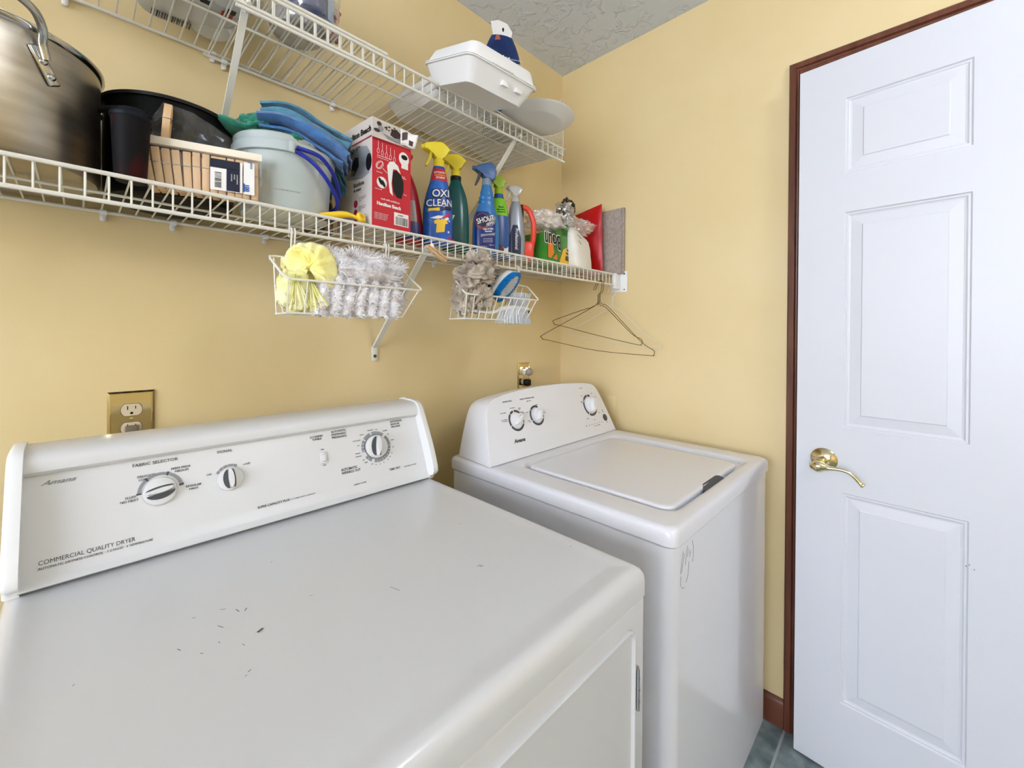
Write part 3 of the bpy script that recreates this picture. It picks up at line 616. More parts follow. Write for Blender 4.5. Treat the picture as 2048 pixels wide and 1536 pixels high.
g = MB(fr((0.091, -0.0056, 0.012), (1, 0, 0), (0, 0, 1)))
for i in range(12): g.box((0.007+0*i, 0.006+i*0.0024, 0), (0.017, 0.006+i*0.0024+random.choice((0.0007, 0.0013)), 0.0002))
g.build('barcode', 'black', BG, 0)
g = MB(fr((0.091+0.0548, -0.0056, 0.03), (0, 0, -1), (1, 0, 0))); g.text('100', tr(-0.001, 0, 0), 0.0062, 'LEFT', bold=0.05, sx=1.05); g.text('pins', tr(-0.044, 0.0075, 0), 0.0055, shear=0.2); g.build('blue_lettering', mat('blue_print', s2l(36, 84, 160), 0.4), BG, 0)
g = MB(fr((0.091+0.0475, -0.0056, 0.02), (1, 0, 0), (0, 0, 1))); g.box((0.0035, -0.004, 0), (0.0065, 0.012, 0.0002)); g.build('blue_patch', 'blue_print' if 'blue_print' in M else mat('blue_patch', s2l(36, 84, 160), 0.4), BG, 0)
g = MB(fr((0.091+0.0545, -0.0056, 0.018), (0, 0, -1), (1, 0, 0)))
for i, w_s in enumerate(('CLOTHESPINS', 'PINZAS', 'WOODEN')): g.text(w_s, tr(-0.028, -0.0135-i*0.0045, 0), 0.002)
g.build('white_lettering', 'whitepaper', BG, 0)

# ------------------------------------------------------------------ pail with cloths
BC = (-1.252, -0.197, DL)
mt = mat('translucent_plastic', s2l(208, 218, 216), 0.35, trans=0.25, alpha=0.93)
PL = thing('plastic_pail', 'translucent white plastic pail with blue carrying handle, piled with cleaning cloths', 'bucket', BC, world=True)
def ov(r, z, ex=0.0): return [V((BC[0]+(r+ex)*math.cos(a)*1.04, BC[1]+r*math.sin(a)*0.97, BC[2]+z)) for a in [2*PI*k/56 for k in range(56)]]
g = MB(); g.loft([ov(0.074, 0), ov(0.082, 0.002), ov(0.084, 0.008), ov(0.092, 0.132), ov(0.0935, 0.134), ov(0.0935, 0.128), ov(0.090, 0.127), ov(0.082, 0.012), ov(0.0, 0.010)]); g.build('body', mt, PL, 40)
g = MB(); g.loft([ov(0.0935, 0.118), ov(0.098, 0.119), ov(0.0985, 0.136), ov(0.096, 0.1395), ov(0.092, 0.1385), ov(0.091, 0.124), ov(0.0925, 0.118)]); g.build('rim', mt, PL, 40)
g = MB()
ph = [V((BC[0]-0.02, BC[1]-0.092, DL+0.126)), V((BC[0]+0.02, BC[1]-0.101, DL+0.105)), V((BC[0]+0.055, BC[1]-0.095, DL+0.075)), V((BC[0]+0.088, BC[1]-0.065, DL+0.045)), V((BC[0]+0.098, BC[1]-0.02, DL+0.03)), V((BC[0]+0.096, BC[1]+0.03, DL+0.05)), V((BC[0]+0.08, BC[1]+0.06, DL+0.10))]
g.tube(sm(ph, 6), 0.0042, 10)
ph2 = [V((BC[0]-0.01, BC[1]-0.098, DL+0.128)), V((BC[0]+0.035, BC[1]-0.100, DL+0.122)), V((BC[0]+0.07, BC[1]-0.085, DL+0.098)), V((BC[0]+0.098, BC[1]-0.05, DL+0.070)), V((BC[0]+0.107, BC[1]-0.01, DL+0.045)), V((BC[0]+0.100, BC[1]+0.03, DL+0.045))]
g.tube(sm(ph2, 6), 0.0042, 10); g.build('handle', mat('cobalt_plastic', s2l(28, 40, 150), 0.3), PL, 60)
g = MB(); g.box((-0.006, -0.010, 0), (0.006, 0.012, 0.004), 0.002, T=fr((BC[0]-0.02, BC[1]-0.0975, DL+0.125), (1, 0, 0), (0, 0, 1))); g.build('handle_lug', mt, PL)
g = MB(); g.text('NOT TO BE USED FOR STORAGE', fr((BC[0]-0.045, BC[1]-0.0895, DL+0.04), (1, 0, 0), (0, 0, 1)), 0.0022, warp=lambda p: V((p.x, p.y, p.z-0.004+0.0*p.x)))
bm_ = g.bm
for v in bm_.verts:
    dx = (v.co.x-BC[0])/1.04; v.co.y = BC[1]-0.97*math.sqrt(max(0, 0.0878**2-dx*dx))
g.build('lettering', 'midgrey', PL, 0)
# second lid-like tub nested behind
NB = (-1.262, -0.186, DL+0.014)
T_ = thing('plastic_tub', 'translucent grey plastic tub nested inside the blue handled pail, its rim showing behind', 'tub', NB, world=True)
g = MB(); g.lathe([(0, 0), (0.066, 0), (0.071, 0.005), (0.081, 0.128), (0.086, 0.129), (0.087, 0.144), (0.084, 0.147), (0.079, 0.144), (0.069, 0.01), (0, 0.008)], NB, 44); g.build('body', mt, T_, 40)

def cloth_mat(name, c, c2): return mat(name, c, 0.95, bump=(420, 0.6, 0.002, 2), mottle=(60, c2, 0.4, 0.6), sheen=0.3)
blue1 = cloth_mat('blue_microfibre', s2l(72, 122, 178), s2l(60, 108, 165)); teal1 = cloth_mat('teal_microfibre', s2l(88, 146, 172), s2l(72, 128, 156)); green1 = cloth_mat('green_microfibre', s2l(40, 140, 112), s2l(30, 120, 96))
def folded(g, pts_a, pts_b, th, wav=0.002, seed=0, n=26, m=12, layers=1, gap=0.004):
    # a folded sheet: two leaves joined by a rolled fold, swept between polyline a (far edge) and b (near edge)
    A = sm(pts_a, 5); B = sm(pts_b, 5)
    def at(L, t): x = t*(len(L)-1); i = min(int(x), len(L)-2); return L[i].lerp(L[i+1], x-i)
    for k in range(layers):
        def f(u, v):
            p_ = at(A, u).lerp(at(B, u), v); w_ = wav*noise.noise(V((u*5+seed, v*4, k*3.3+seed)))*2
            return p_+V((0, 0, k*gap+w_))
        g.grid(f, n, m)
def C3(x, y, z): return V((x, y, z))
# green cloth at the back of the pail
g = MB(); g.blob((-1.300, -0.172, DL+0.178), (0.060, 0.055, 0.030), 0.5, 1.5, 3, 5); g.blob((-1.25, -0.19, DL+0.160), (0.075, 0.065, 0.024), 0.4, 1.8, 5, 5)
tag(g.build('cleaning_cloth', green1, None, 80), 'crumpled green microfibre cloth stuffed in the pail under the blue cloths', 'cloth')
# folded microfibre cloths: rolled strips with layers seen from their ends
def strip_cloth(name, label, m, path, width, layers, th, drop, seed):
    g = MB(); A = sm(path, 7); n = len(A); rings = []
    # cross-section: serpentine fold, width along 'w' direction, layers stacked in z
    for i, p_ in enumerate(A):
        t_ = i/(n-1); d_ = (A[min(i+1, n-1)]-A[max(i-1, 0)]).normalized(); w_ = V((0, 0, 1)).cross(d_).normalized(); up = d_.cross(w_)
        sec = []; zz = 0
        cen = []
        for k in range(layers):
            s = 1 if k % 2 == 0 else -1
            for q in range(7):
                x = s*(-width/2+width*q/6); wob = 0.006*noise.noise(V((x*40+seed, t_*3.5+k, seed)))+0.006*noise.noise(V((t_*2.0, k*1.7, seed+x*9)))
                cen.append((x*(1+0.12*noise.noise(V((k*2.1, t_*1.8, seed)))), k*th*2.1+wob))
            if k < layers-1:
                x = s*width/2; cen.append((x+s*th*0.9, k*th*2.1+th*1.05))
        up_, lo_ = [], []
        for j, (x, z) in enumerate(cen):
            a = cen[max(j-1, 0)]; b_ = cen[min(j+1, len(cen)-1)]; dx, dz = b_[0]-a[0], b_[1]-a[1]; L = math.hypot(dx, dz) or 1
            nx, nz = -dz/L*th*0.42, dx/L*th*0.42
            up_.append((x+nx, z+nz)); lo_.append((x-nx, z-nz))
        sec = up_+lo_[::-1]
        rings.append([p_+w_*x+up*z for x, z in sec])
    g.loft(rings); return tag(g.build(name, m, None, 80), label, 'cloth')
strip_cloth('microfibre_cloth', 'folded bright blue microfibre cloth draped over the front of the pail', blue1, [(-1.300, -0.185, DL+0.178), (-1.26, -0.198, DL+0.184), (-1.21, -0.212, DL+0.168), (-1.170, -0.228, DL+0.150), (-1.142, -0.242, DL+0.128)], 0.100, 3, 0.0062, 0, 1.3)
strip_cloth('microfibre_cloth', 'folded pale teal blue microfibre cloth on top of the stack over the pail', teal1, [(-1.282, -0.160, DL+0.208), (-1.245, -0.178, DL+0.212), (-1.20, -0.192, DL+0.196), (-1.16, -0.206, DL+0.178), (-1.128, -0.218, DL+0.164)], 0.070, 4, 0.0058, 0, 5.1)
strip_cloth('microfibre_cloth', 'dark teal cloth corner hanging down beside the mixer box', cloth_mat('dark_teal_microfibre', s2l(40, 92, 120), s2l(28, 84, 84)), [(-1.20, -0.20, DL+0.145), (-1.165, -0.205, DL+0.130), (-1.150, -0.203, DL+0.105), (-1.146, -0.198, DL+0.080)], 0.055, 2, 0.0042, 0, 8.2)
# brown jar behind
mj = mat('brown_amber_jar', s2l(60, 42, 34), 0.2, mottle=(38, s2l(150, 120, 92), 0.52, 0.62))
J = thing('coffee_jar', 'dark brown patterned glass jar with black lid behind the pail and mixer box', 'jar', (-1.146, -0.108, DL), world=True)
g = MB(); g.lathe([(0, 0), (0.030, 0), (0.034, 0.006), (0.035, 0.07), (0.031, 0.085), (0.026, 0.09), (0, 0.09)], (-1.146, -0.108, DL), 32); g.build('glass_body', mj, J, 40)
g = MB(); g.lathe([(0, 0.088), (0.030, 0.088), (0.031, 0.09), (0.031, 0.112), (0.029, 0.114), (0, 0.114)], (-1.146, -0.108, DL), 32); g.build('lid', 'black', J, 40)

# yellow scraper lying at the front
YS = thing('dish_scraper', 'yellow plastic handled tool lying at the foot of the mixer box', 'kitchen tool', (-1.16, -0.27, DL), world=True)
g = MB(); rr = [0.004, 0.006, 0.0075, 0.007, 0.006, 0.0065, 0.0075]
pth = sm([(-1.205, -0.268, DL+0.008), (-1.178, -0.272, DL+0.012), (-1.155, -0.275, DL+0.017), (-1.135, -0.278, DL+0.017), (-1.122, -0.281, DL+0.012)], 5)
g.tube(pth, [0.004+0.004*math.sin(PI*min(1, i/(len(pth)-1)*1.3)) for i in range(len(pth))], 12)
g.lathe([(0, -0.004), (0.011, -0.004), (0.013, 0.0), (0.011, 0.004), (0.006, 0.0045), (0.005, 0.001), (0, 0.001)], T=tr(-1.118, -0.283, DL+0.016) @ Matrix.Rotation(math.radians(68), 4, 'X') @ Matrix.Rotation(0.3, 4, 'Y'), seg=24)
g.build('handle', mat('yellow_plastic', s2l(240, 200, 40), 0.35), YS, 60)
g = MB(); g.prism([(0, 0), (0.045, -0.01), (0.05, 0.012), (0.005, 0.014)], 0, 0.002, T=tr(-1.215, -0.262, DL+0.001)); g.build('blade', 'black', YS, 0)

# ------------------------------------------------------------------ hand mixer box
BXL = thing('mixer_box', 'red and white cardboard hand mixer box standing between the pail and the sprays', 'box', (-1.0985, -0.2945, DL), math.radians(3.5))
bw, bd, bh = 0.108, 0.162, 0.254
g = MB(); g.box((0, 0, 0), (bw, bd, bh), 0.0008, 1); g.build('carton', 'greypaper', BXL, 0)
g = MB(fr((0, -0.0003, 0), (1, 0, 0), (0, 0, 1))); g.box((0.0005, 0.0005, 0), (bw-0.0005, bh*0.815, 0.0004))
g.prism([(0.0005, bh*0.815), (bw-0.0005, bh*0.83), (bw-0.0005, bh*0.81), (0.0005, bh*0.79)], 0, 0.0004); g.build('red_front_print', 'red', BXL, 0)
F_ = lambda u, v, o=0.001: fr((u*bw, -o, v*bh), (1, 0, 0), (0, 0, 1))
Lf = lambda u, v, o=0.0008: fr((-o, bd*(1-u), v*bh), (0, -1, 0), (0, 0, 1))
def ell(cx_, cy_, rx, ry, n=30, a=0): return [(cx_+rx*math.cos(2*PI*k/n)*math.cos(a)-ry*math.sin(2*PI*k/n)*math.sin(a), cy_+rx*math.cos(2*PI*k/n)*math.sin(a)+ry*math.sin(2*PI*k/n)*math.cos(a)) for k in range(n)]
g = MB(fr((0, -0.0009, 0), (1, 0, 0), (0, 0, 1)))   # white mixer body picture and roundels
g.prism([(0.040, 0.150), (0.047, 0.162), (0.058, 0.165), (0.070, 0.158), (0.078, 0.140), (0.066, 0.148), (0.056, 0.146), (0.052, 0.110), (0.056, 0.082), (0.048, 0.088), (0.043, 0.12)], 0, 0.0003)
g.prism(ell(0.026, 0.106, 0.0135, 0.0135), 0, 0.0002); g.prism(ell(0.087, 0.180, 0.0145, 0.0165), 0, 0.0002); g.box((0.080, 0.156, 0), (0.099, 0.178, 0.0003)); g.box((0.060, 0.013, 0), (0.101, 0.044, 0.0003))
for i in range(5): g.tube([(0.016+i*0.011, 0.202-i*0.002, 0), (0.016+i*0.011, 0.184-i*0.002, 0)], 0.0004, 4); g.tube([(0.016+i*0.011+0.003*math.cos(2*PI*k/8), 0.178-i*0.002+0.006*math.sin(2*PI*k/8), 0) for k in range(8)], 0.0004, 4, closed=True)
for k in range(3): g.tube([(0.020+0.010*math.cos(a)*(1-k*0.3)*0.8+0.006*math.sin(a), 0.146+0.010*math.sin(a)*(1-k*0.1)-0.006*math.cos(a)*0.4, 0) for a in [2*PI*j/12 for j in range(12)]], 0.0004, 4, closed=True)
g.tube([(0.028, 0.14, 0), (0.040, 0.132, 0)], 0.0006, 4)
g.build('white_print', 'whitepaper', BXL, 0)
g = MB(fr((0, -0.0012, 0), (1, 0, 0), (0, 0, 1))); g.prism([(0.056, 0.140), (0.064, 0.146), (0.078, 0.138), (0.086, 0.122), (0.086, 0.100), (0.080, 0.080), (0.068, 0.080), (0.058, 0.092), (0.054, 0.115)], 0, 0.0003)
g.prism(ell(0.022, 0.108, 0.004, 0.009, a=0.5), 0, 0.0003); g.prism(ell(0.030, 0.104, 0.004, 0.009, a=0.5), 0, 0.0003); g.prism(ell(0.088, 0.184, 0.009, 0.006), 0, 0.0003)
for i in range(22): g.box((0.0635+i*0.0016, 0.015, 0.0001), (0.0635+i*0.0016+random.choice((0.0005, 0.001)), 0.034, 0.0002))
g.text('62682RZ', tr(0.070, 0.037, 0), 0.003); g.build('black_print', 'black', BXL, 0)
g = MB(); g.text('Hamilton Beach', F_(0.12, 0.205), 0.0078, bold=0.05, sx=0.92); g.text('cook with confidence', F_(0.22, 0.26), 0.0048, sx=0.86)
for i in range(5): g.text('Licuadora y batidora de mano con 6 velocidades'[:34-i], F_(0.06, 0.125-i*0.013), 0.0018)
g.text('Incluye batidores, ganchos', F_(0.12, 0.655), 0.0024); g.text('y varilla para todo uso', F_(0.12, 0.637), 0.0024); g.text('Velocidades', F_(0.1, 0.502), 0.0024); g.text('Botón', F_(0.76, 0.53), 0.0024); g.text('expulsor', F_(0.76, 0.515), 0.0024); g.text('Mango', F_(0.80, 0.36), 0.0024); g.text('Cable retráctil', F_(0.07, 0.345), 0.0022)
g.build('white_lettering', 'whitepaper', BXL, 0)
g = MB(); g.text('Hamilton Beach', Lf(0.985, 0.868), 0.0138, 'RIGHT', bold=0.04, sx=0.98); g.text('Batidora', Lf(0.50, 0.405), 0.0108, sx=0.92); g.text('de mano', Lf(0.50, 0.36), 0.0078, sx=0.9)
g.T = Lf(0, 0); g.prism([(0.066, 0.134), (0.085, 0.132), (0.105, 0.150), (0.104, 0.172), (0.086, 0.176), (0.076, 0.160)], 0, 0.0004); g.prism(ell(0.150, 0.150, 0.012, 0.02), 0, 0.0004)
for k in range(10): g.prism(ell(0.062+k*0.005+random.uniform(-.004, .004), 0.186+random.uniform(-.006, .012), 0.002, 0.0016), 0, 0.0004)
g.build('dark_lettering', 'black', BXL, 0)
g = MB(Lf(0, 0, 0.0005)); g.prism([(0.05, 0.128), (0.12, 0.118), (0.150, 0.125), (0.16, 0.165), (0.14, 0.19), (0.10, 0.20), (0.055, 0.195), (0.044, 0.16)], 0, 0.0003); g.build('grey_picture', 'midgrey', BXL, 0)
g = MB(Lf(0, 0, 0.0008)); g.box((0.001, bh*0.812, 0), (bd-0.001, bh*0.824, 0.0004))
for v_ in (0.062, 0.040, 0.018): g.prism(ell(0.092, v_, 0.0085, 0.009), 0, 0.0004)
g.build('red_marks', mat('crimson_print', s2l(160, 24, 50), 0.4), BXL, 0)
g = MB()
for k, v_ in enumerate((0.29, 0.20, 0.115)):
    for i in range(3): g.text(('Velocidades para mezclar', 'todos sus ingredientes', 'favoritos')[i], Lf(0.66, v_-i*0.016), 0.0022)
g.text('6', Lf(0.548, 0.235), 0.006); g.build('grey_lettering', 'midgrey', BXL, 0)
# front band with grey pictures, and the lifted flap corner
g = MB(fr((0, -0.001, 0), (1, 0, 0), (0, 0, 1))); g.prism([(0.048, 0.226), (0.060, 0.222), (0.074, 0.225), (0.078, 0.236), (0.066, 0.244), (0.052, 0.240)], 0, 0.0004); g.prism(ell(0.018, 0.242, 0.006, 0.005), 0, 0.0004); g.box((0.088, 0.213, 0.0002), (0.100, 0.228, 0.0006)); g.prism(ell(0.012, 0.225, 0.008, 0.004), 0, 0.0004)
for k in range(14): g.prism(ell(0.03+random.uniform(0, .04), 0.236+random.uniform(-.004, .01), 0.0022, 0.0016), 0.0001, 0.0005)
g.build('dark_pictures', mat('dark_brown_print', s2l(52, 30, 28), 0.4), BXL, 0)
FLP = lambda u, v, o=0.0: V((bw*(0.70+u*0.36), -0.003-0.014*u*u*(0.4+v)-o, bh*(0.83+0.01*u)+v*(0.040-0.010*u)+0.002*math.sin(u*6)))
g = MB(); g.grid(FLP, 10, 4); g.build('flap', 'whitepaper', BXL, 60, solid=0.0008)
g = MB(); g.grid(lambda u, v: FLP(0.1+0.35*u, 0.25+0.5*v+0.2*u, 0.0009), 6, 4); g.grid(lambda u, v: FLP(0.55+0.25*u, 0.15+0.35*v, 0.0009), 4, 4); g.build('flap_picture', mat('flap_print', s2l(70, 44, 42), 0.4), BXL, 0)
g = MB(fr((0, -0.0016, 0), (1, 0, 0), (0, 0, 1))); g.prism([(0.028, 0.224), (0.042, 0.215), (0.066, 0.213), (0.082, 0.218), (0.080, 0.224), (0.060, 0.220), (0.040, 0.222)], 0, 0.0003); g.prism(ell(0.022, 0.232, 0.007, 0.006), 0, 0.0003); g.build('grey_pictures', 'midgrey', BXL, 0)

# ------------------------------------------------------------------ trigger spray bottles
class Bottle:
    def __init__(s, name, label, loc, rot, secs, body, cat='spray bottle', n=2.5):
        s.t = thing(name, label, cat, loc, rot); s.secs = secs; s.n = n   # secs: z, halfwidth(x), halfdepth(y), xoffset
        Z = sm([(q[0], q[1], q[2]) for q in secs], 4); X = sm([(q[0], q[3], 0) for q in secs], 4)
        s.fine = [(a.x, a.y, a.z, b_.y) for a, b_ in zip(Z, X)]
        g = MB(); rings = []
        for z, hw, hd, xo in s.fine: rings.append([V((xo+hw*s.se(math.cos(a)), hd*s.se(math.sin(a)), z)) for a in [2*PI*k/40 for k in range(40)]])
        g.loft(rings); s.body = g.build('body', body, s.t, 45)
    def se(s, c): return math.copysign(abs(c)**(2/s.n), c)
    def at(s, z):
        F = s.fine
        for i in range(len(F)-1):
            if F[i][0] <= z <= F[i+1][0]:
                k = (z-F[i][0])/max(1e-9, F[i+1][0]-F[i][0]); return [F[i][j]+(F[i+1][j]-F[i][j])*k for j in range(4)]
        return F[0] if z < F[0][0] else F[-1]
    def surf(s, x, z, off=0.0006):
        _, hw, hd, xo = s.at(z); q = min(0.999, abs((x-xo)/hw))
        return V((x, -hd*(1-q**s.n)**(1/s.n)-off, z))
    def patch(s, name, m, z0, z1, fl_, fr_, off=0.0005, nz=24, nx=14, parent=None):
        g = MB()
        def f(u, v):
            z = z0+(z1-z0)*v; _, hw, hd, xo = s.at(z); a = fl_(v); b_ = fr_(v); q = a+(b_-a)*u; q = max(-0.985, min(0.985, q))
            return s.surf(xo+hw*q, z, off)
        g.grid(f, nx, nz); return g.build(name, m, parent or s.t, 60)
    def disc(s, g, cx_, cz, rx, rz_, a=0, off=0.0009):
        pts = []; n = 28
        vs = [s.surf(cx_, cz, off)]; fs = []
        for k_, fr_ in enumerate((0.4, 0.7, 1.0)):
            for j in range(n):
                t_ = 2*PI*j/n; x = rx*fr_*math.cos(t_); z = rz_*fr_*math.sin(t_); vs.append(s.surf(cx_+x*math.cos(a)-z*math.sin(a), cz+x*math.sin(a)+z*math.cos(a), off))
        for j in range(n): fs.append((0, 1+j, 1+(j+1) % n))
        for k_ in range(2):
            for j in range(n): p0 = 1+k_*n; fs.append((p0+j, p0+n+j, p0+n+(j+1) % n, p0+(j+1) % n))
        g.add(vs, fs)
    def text(s, g, st, x, z, cap, al='CENTER', slope=0.0, off=0.0011, **k):
        c, s_ = math.cos(slope), math.sin(slope)
        g.text(st, Matrix.Identity(4), cap, al, warp=lambda p: s.surf(x+p.x*c-p.y*s_, z+p.x*s_+p.y*c, off+p.z), **k)
    def poly(s, g, pts, off=0.0009):
        c = (sum(p[0] for p in pts)/len(pts), sum(p[1] for p in pts)/len(pts)); n = len(pts); vs = [s.surf(c[0], c[1], off)]; fs = []
        for f_ in (0.5, 1.0): vs += [s.surf(c[0]+(p[0]-c[0])*f_, c[1]+(p[1]-c[1])*f_, off) for p in pts]
        for j in range(n): fs += [(0, 1+j, 1+(j+1) % n), (1+j, 1+n+j, 1+n+(j+1) % n, 1+(j+1) % n)]
        g.add(vs, fs)
FZ = Matrix(((1, 0, 0, 0), (0, 0, 1, 0), (0, 1, 0, 0), (0, 0, 0, 1)))
def sprayer(b, z, s, m, mt_=None, nozzle=None, collar=None, style=0, x=0.0, ht=1.0):
    P_ = b.t; g = MB(); g.lathe([(0.0, 0), (0.0135*s, 0), (0.0145*s, 0.001), (0.0138*s, 0.017*s), (0.0115*s, 0.021*s), (0, 0.021*s)], (x, 0, z), 30); g.build('collar', collar or m, P_, 40)
    zz = z+0.018*s
    if style == 0: pl = [(0.010, 0), (0.012, 0.012), (0.026, 0.022), (0.030, 0.030), (0.016, 0.043), (0.006, 0.048), (-0.014, 0.044), (-0.036, 0.040), (-0.040, 0.036), (-0.040, 0.026), (-0.034, 0.022), (-0.014, 0.018), (-0.010, 0.0)]
    elif style == 1: pl = [(0.009, 0), (0.012, 0.006), (0.018, 0.000), (0.024, 0.004), (0.028, 0.022), (0.024, 0.040), (0.012, 0.050), (-0.004, 0.048), (-0.028, 0.038), (-0.036, 0.034), (-0.037, 0.026), (-0.028, 0.022), (-0.012, 0.018), (-0.009, 0.0)]
    else: pl = [(0.009, 0), (0.012, 0.012), (0.022, 0.018), (0.026, 0.026), (0.018, 0.034), (0.004, 0.042), (-0.012, 0.038), (-0.028, 0.036), (-0.030, 0.024), (-0.014, 0.018), (-0.009, 0.0)]
    g = MB(tr(x, 0, zz) @ FZ); g.prism([(a*s, c*s*ht) for a, c in pl], -0.0115*s, 0.0115*s, bev=0.004*s, seg=3); hd = g.build('spray_head', m, P_, 50)
    g = MB(tr(x, 0, zz) @ FZ); tp = [(-0.016, 0.020), (-0.024, 0.021), (-0.028, 0.006), (-0.034, -0.012), (-0.036, -0.018), (-0.031, -0.018), (-0.026, -0.010), (-0.020, 0.004)]
    g.prism([(a*s, c*s) for a, c in tp], -0.0055*s, 0.0055*s, bev=0.0015*s, seg=2); g.build('trigger', mt_ or m, P_, 50)
    xn = -0.040*s if style == 0 else (-0.037*s if style == 1 else -0.030*s)
    g = MB(); g.tube([(x+xn, 0, zz+0.031*s*ht), (x+xn-0.006*s, 0, zz+0.031*s*ht)], 0.0062*s, 12); g.build('nozzle', nozzle or m, P_, 50)
pl_y = mat('yellow_sprayer', s2l(236, 214, 52), 0.35); pl_b = mat('slate_blue_plastic', s2l(58, 92, 140), 0.3); pl_l = mat('lime_plastic', s2l(160, 196, 30), 0.35)
RT = math.radians(-26)
# 1: blue stain spray with yellow head
mb1 = mat('royal_blue_bottle', s2l(28, 84, 176), 0.22, mottle=(30, s2l(40, 110, 205), 0.5, 0.7))
B1 = Bottle('spray_bottle', 'blue stain remover spray bottle with yellow trigger and red neck label', (-0.860, -0.222, DL), math.radians(-24), [(0, 0.036, 0.021, 0), (0.004, 0.040, 0.024, 0), (0.05, 0.0415, 0.025, 0), (0.10, 0.041, 0.0245, 0), (0.145, 0.034, 0.0215, 0.001), (0.175, 0.026, 0.019, 0.002), (0.200, 0.021, 0.0165, 0.002), (0.214, 0.0175, 0.0145, 0.002), (0.222, 0.015, 0.013, 0.002)], mb1)
sprayer(B1, 0.220, 1.08, pl_y, x=0.002)
B1.patch('neck_label', 'red', 0.178, 0.213, lambda v: -0.93, lambda v: 0.93)
g = MB(); B1.text(g, 'ATTACKS', 0.002, 0.199, 0.0052, slope=0.06, bold=0.04); B1.text(g, 'STAINS!', 0.004, 0.184, 0.0052, slope=0.06, bold=0.04); g.build('white_lettering', 'whitepaper', B1.t, 0)
g = MB(); B1.text(g, 'OUTDOOR', 0.003, 0.1915, 0.0045, slope=0.06, bold=0.03)
g.build('orange_lettering', mat('orange_print', s2l(250, 170, 60), 0.4), B1.t, 0)
g = MB(); B1.text(g, 'OXI', 0.004, 0.130, 0.0235, slope=0.10, bold=0.09, sx=0.90, off=0.0009, shear=0.12); B1.text(g, 'CLEAN', 0.001, 0.103, 0.0225, slope=0.10, bold=0.09, sx=0.78, off=0.0009, shear=0.12); g.build('navy_outline', mat('navy_label', s2l(10, 20, 62), 0.35), B1.t, 0)
g = MB(); B1.text(g, 'OXI', 0.004, 0.132, 0.0205, slope=0.10, bold=0.02, sx=0.97, off=0.0015, shear=0.12); B1.text(g, 'CLEAN', 0.001, 0.105, 0.0195, slope=0.10, bold=0.015, sx=0.86, off=0.0015, shear=0.12); g.build('brand_lettering', 'whitepaper', B1.t, 0)
g = MB(); B1.poly(g, [(-0.032, 0.088), (0.0, 0.092), (0.0, 0.102), (-0.030, 0.097)], 0.0012); B1.poly(g, [(-0.010, 0.030), (0.014, 0.034), (0.016, 0.056), (0.024, 0.058), (0.020, 0.068), (0.006, 0.070), (0.002, 0.066), (-0.003, 0.069), (-0.016, 0.062), (-0.014, 0.054), (-0.008, 0.055)], 0.0012); g.build('yellow_shirt_print', mat('yellow_print', s2l(240, 196, 48), 0.4), B1.t, 0)
g = MB(); B1.poly(g, [(0.002, 0.092), (0.033, 0.096), (0.034, 0.107), (0.003, 0.103)], 0.0012); g.build('navy_banner', mat('navy_banner', s2l(12, 22, 60), 0.35), B1.t, 0)
g = MB(); B1.poly(g, [(-0.026, 0.070), (-0.005, 0.078), (0.012, 0.079), (0.005, 0.071), (-0.012, 0.068)], 0.0011); B1.disc(g, 0.020, 0.072, 0.007, 0.005); B1.disc(g, 0.026, 0.035, 0.003, 0.003); B1.disc(g, 0.028, 0.066, 0.0025, 0.0025); B1.text(g, 'STAIN REMOVER', 0.0, 0.012, 0.003); g.build('white_splash', 'whitepaper', B1.t, 0)
g = MB(); B1.poly(g, [(0.012, 0.070), (0.026, 0.078), (0.034, 0.088), (0.022, 0.086), (0.012, 0.078)], 0.0014); B1.disc(g, 0.030, 0.018, 0.004, 0.005); g.build('red_splash', 'red', B1.t, 0)
# 2: teal bottle with yellow head
B2 = Bottle('spray_bottle', 'dark teal spray bottle with yellow trigger and black collar, behind the blue stain remover', (-0.762, -0.178, DL), math.radians(-30), [(0, 0.036, 0.020, 0), (0.004, 0.040, 0.024, 0), (0.06, 0.0415, 0.025, 0), (0.12, 0.040, 0.0245, 0), (0.165, 0.034, 0.022, 0), (0.195, 0.024, 0.019, 0), (0.210, 0.0175, 0.0155, 0), (0.222, 0.0150, 0.0140, 0)], mat('teal_bottle', s2l(8, 84, 84), 0.2))
sprayer(B2, 0.230, 1.05, pl_y)
g = MB(); g.lathe([(0, 0.218), (0.0165, 0.218), (0.0165, 0.231), (0, 0.231)], seg=30); g.build('collar_ring', 'black', B2.t, 40)
B2.patch('blue_label', mat('deep_blue_label', s2l(16, 56, 150), 0.3), 0.012, 0.15, lambda v: -0.97, lambda v: -0.15-0.25*v)
g = MB(); B2.text(g, '7', -0.014, 0.085, 0.022, bold=0.02); g.build('white_lettering', 'whitepaper', B2.t, 0)
g = MB(); B2.disc(g, -0.012, 0.025, 0.007, 0.008); g.build('red_print', 'red', B2.t, 0)
# 3: shout
mb3 = mat('sky_blue_bottle', s2l(44, 112, 172), 0.25)
B3 = Bottle('spray_bottle', 'slate blue pet stain spray bottle with ribbed neck and dark blue label', (-0.676, -0.222, DL), math.radians(-27), [(0, 0.035, 0.021, 0.0), (0.004, 0.040, 0.024, 0.0), (0.05, 0.0425, 0.025, 0.0), (0.10, 0.041, 0.0245, 0.0), (0.125, 0.035, 0.022, 0.0), (0.142, 0.0285, 0.020, 0.001), (0.150, 0.0265, 0.019, 0.001), (0.157, 0.0245, 0.0185, 0.002), (0.163, 0.0255, 0.0185, 0.002), (0.170, 0.0230, 0.0175, 0.002), (0.177, 0.0240, 0.0175, 0.002), (0.184, 0.0205, 0.0165, 0.002), (0.192, 0.0205, 0.0160, 0.002), (0.202, 0.0175, 0.0150, 0.002), (0.214, 0.0150, 0.0135, 0.002)], mb3)
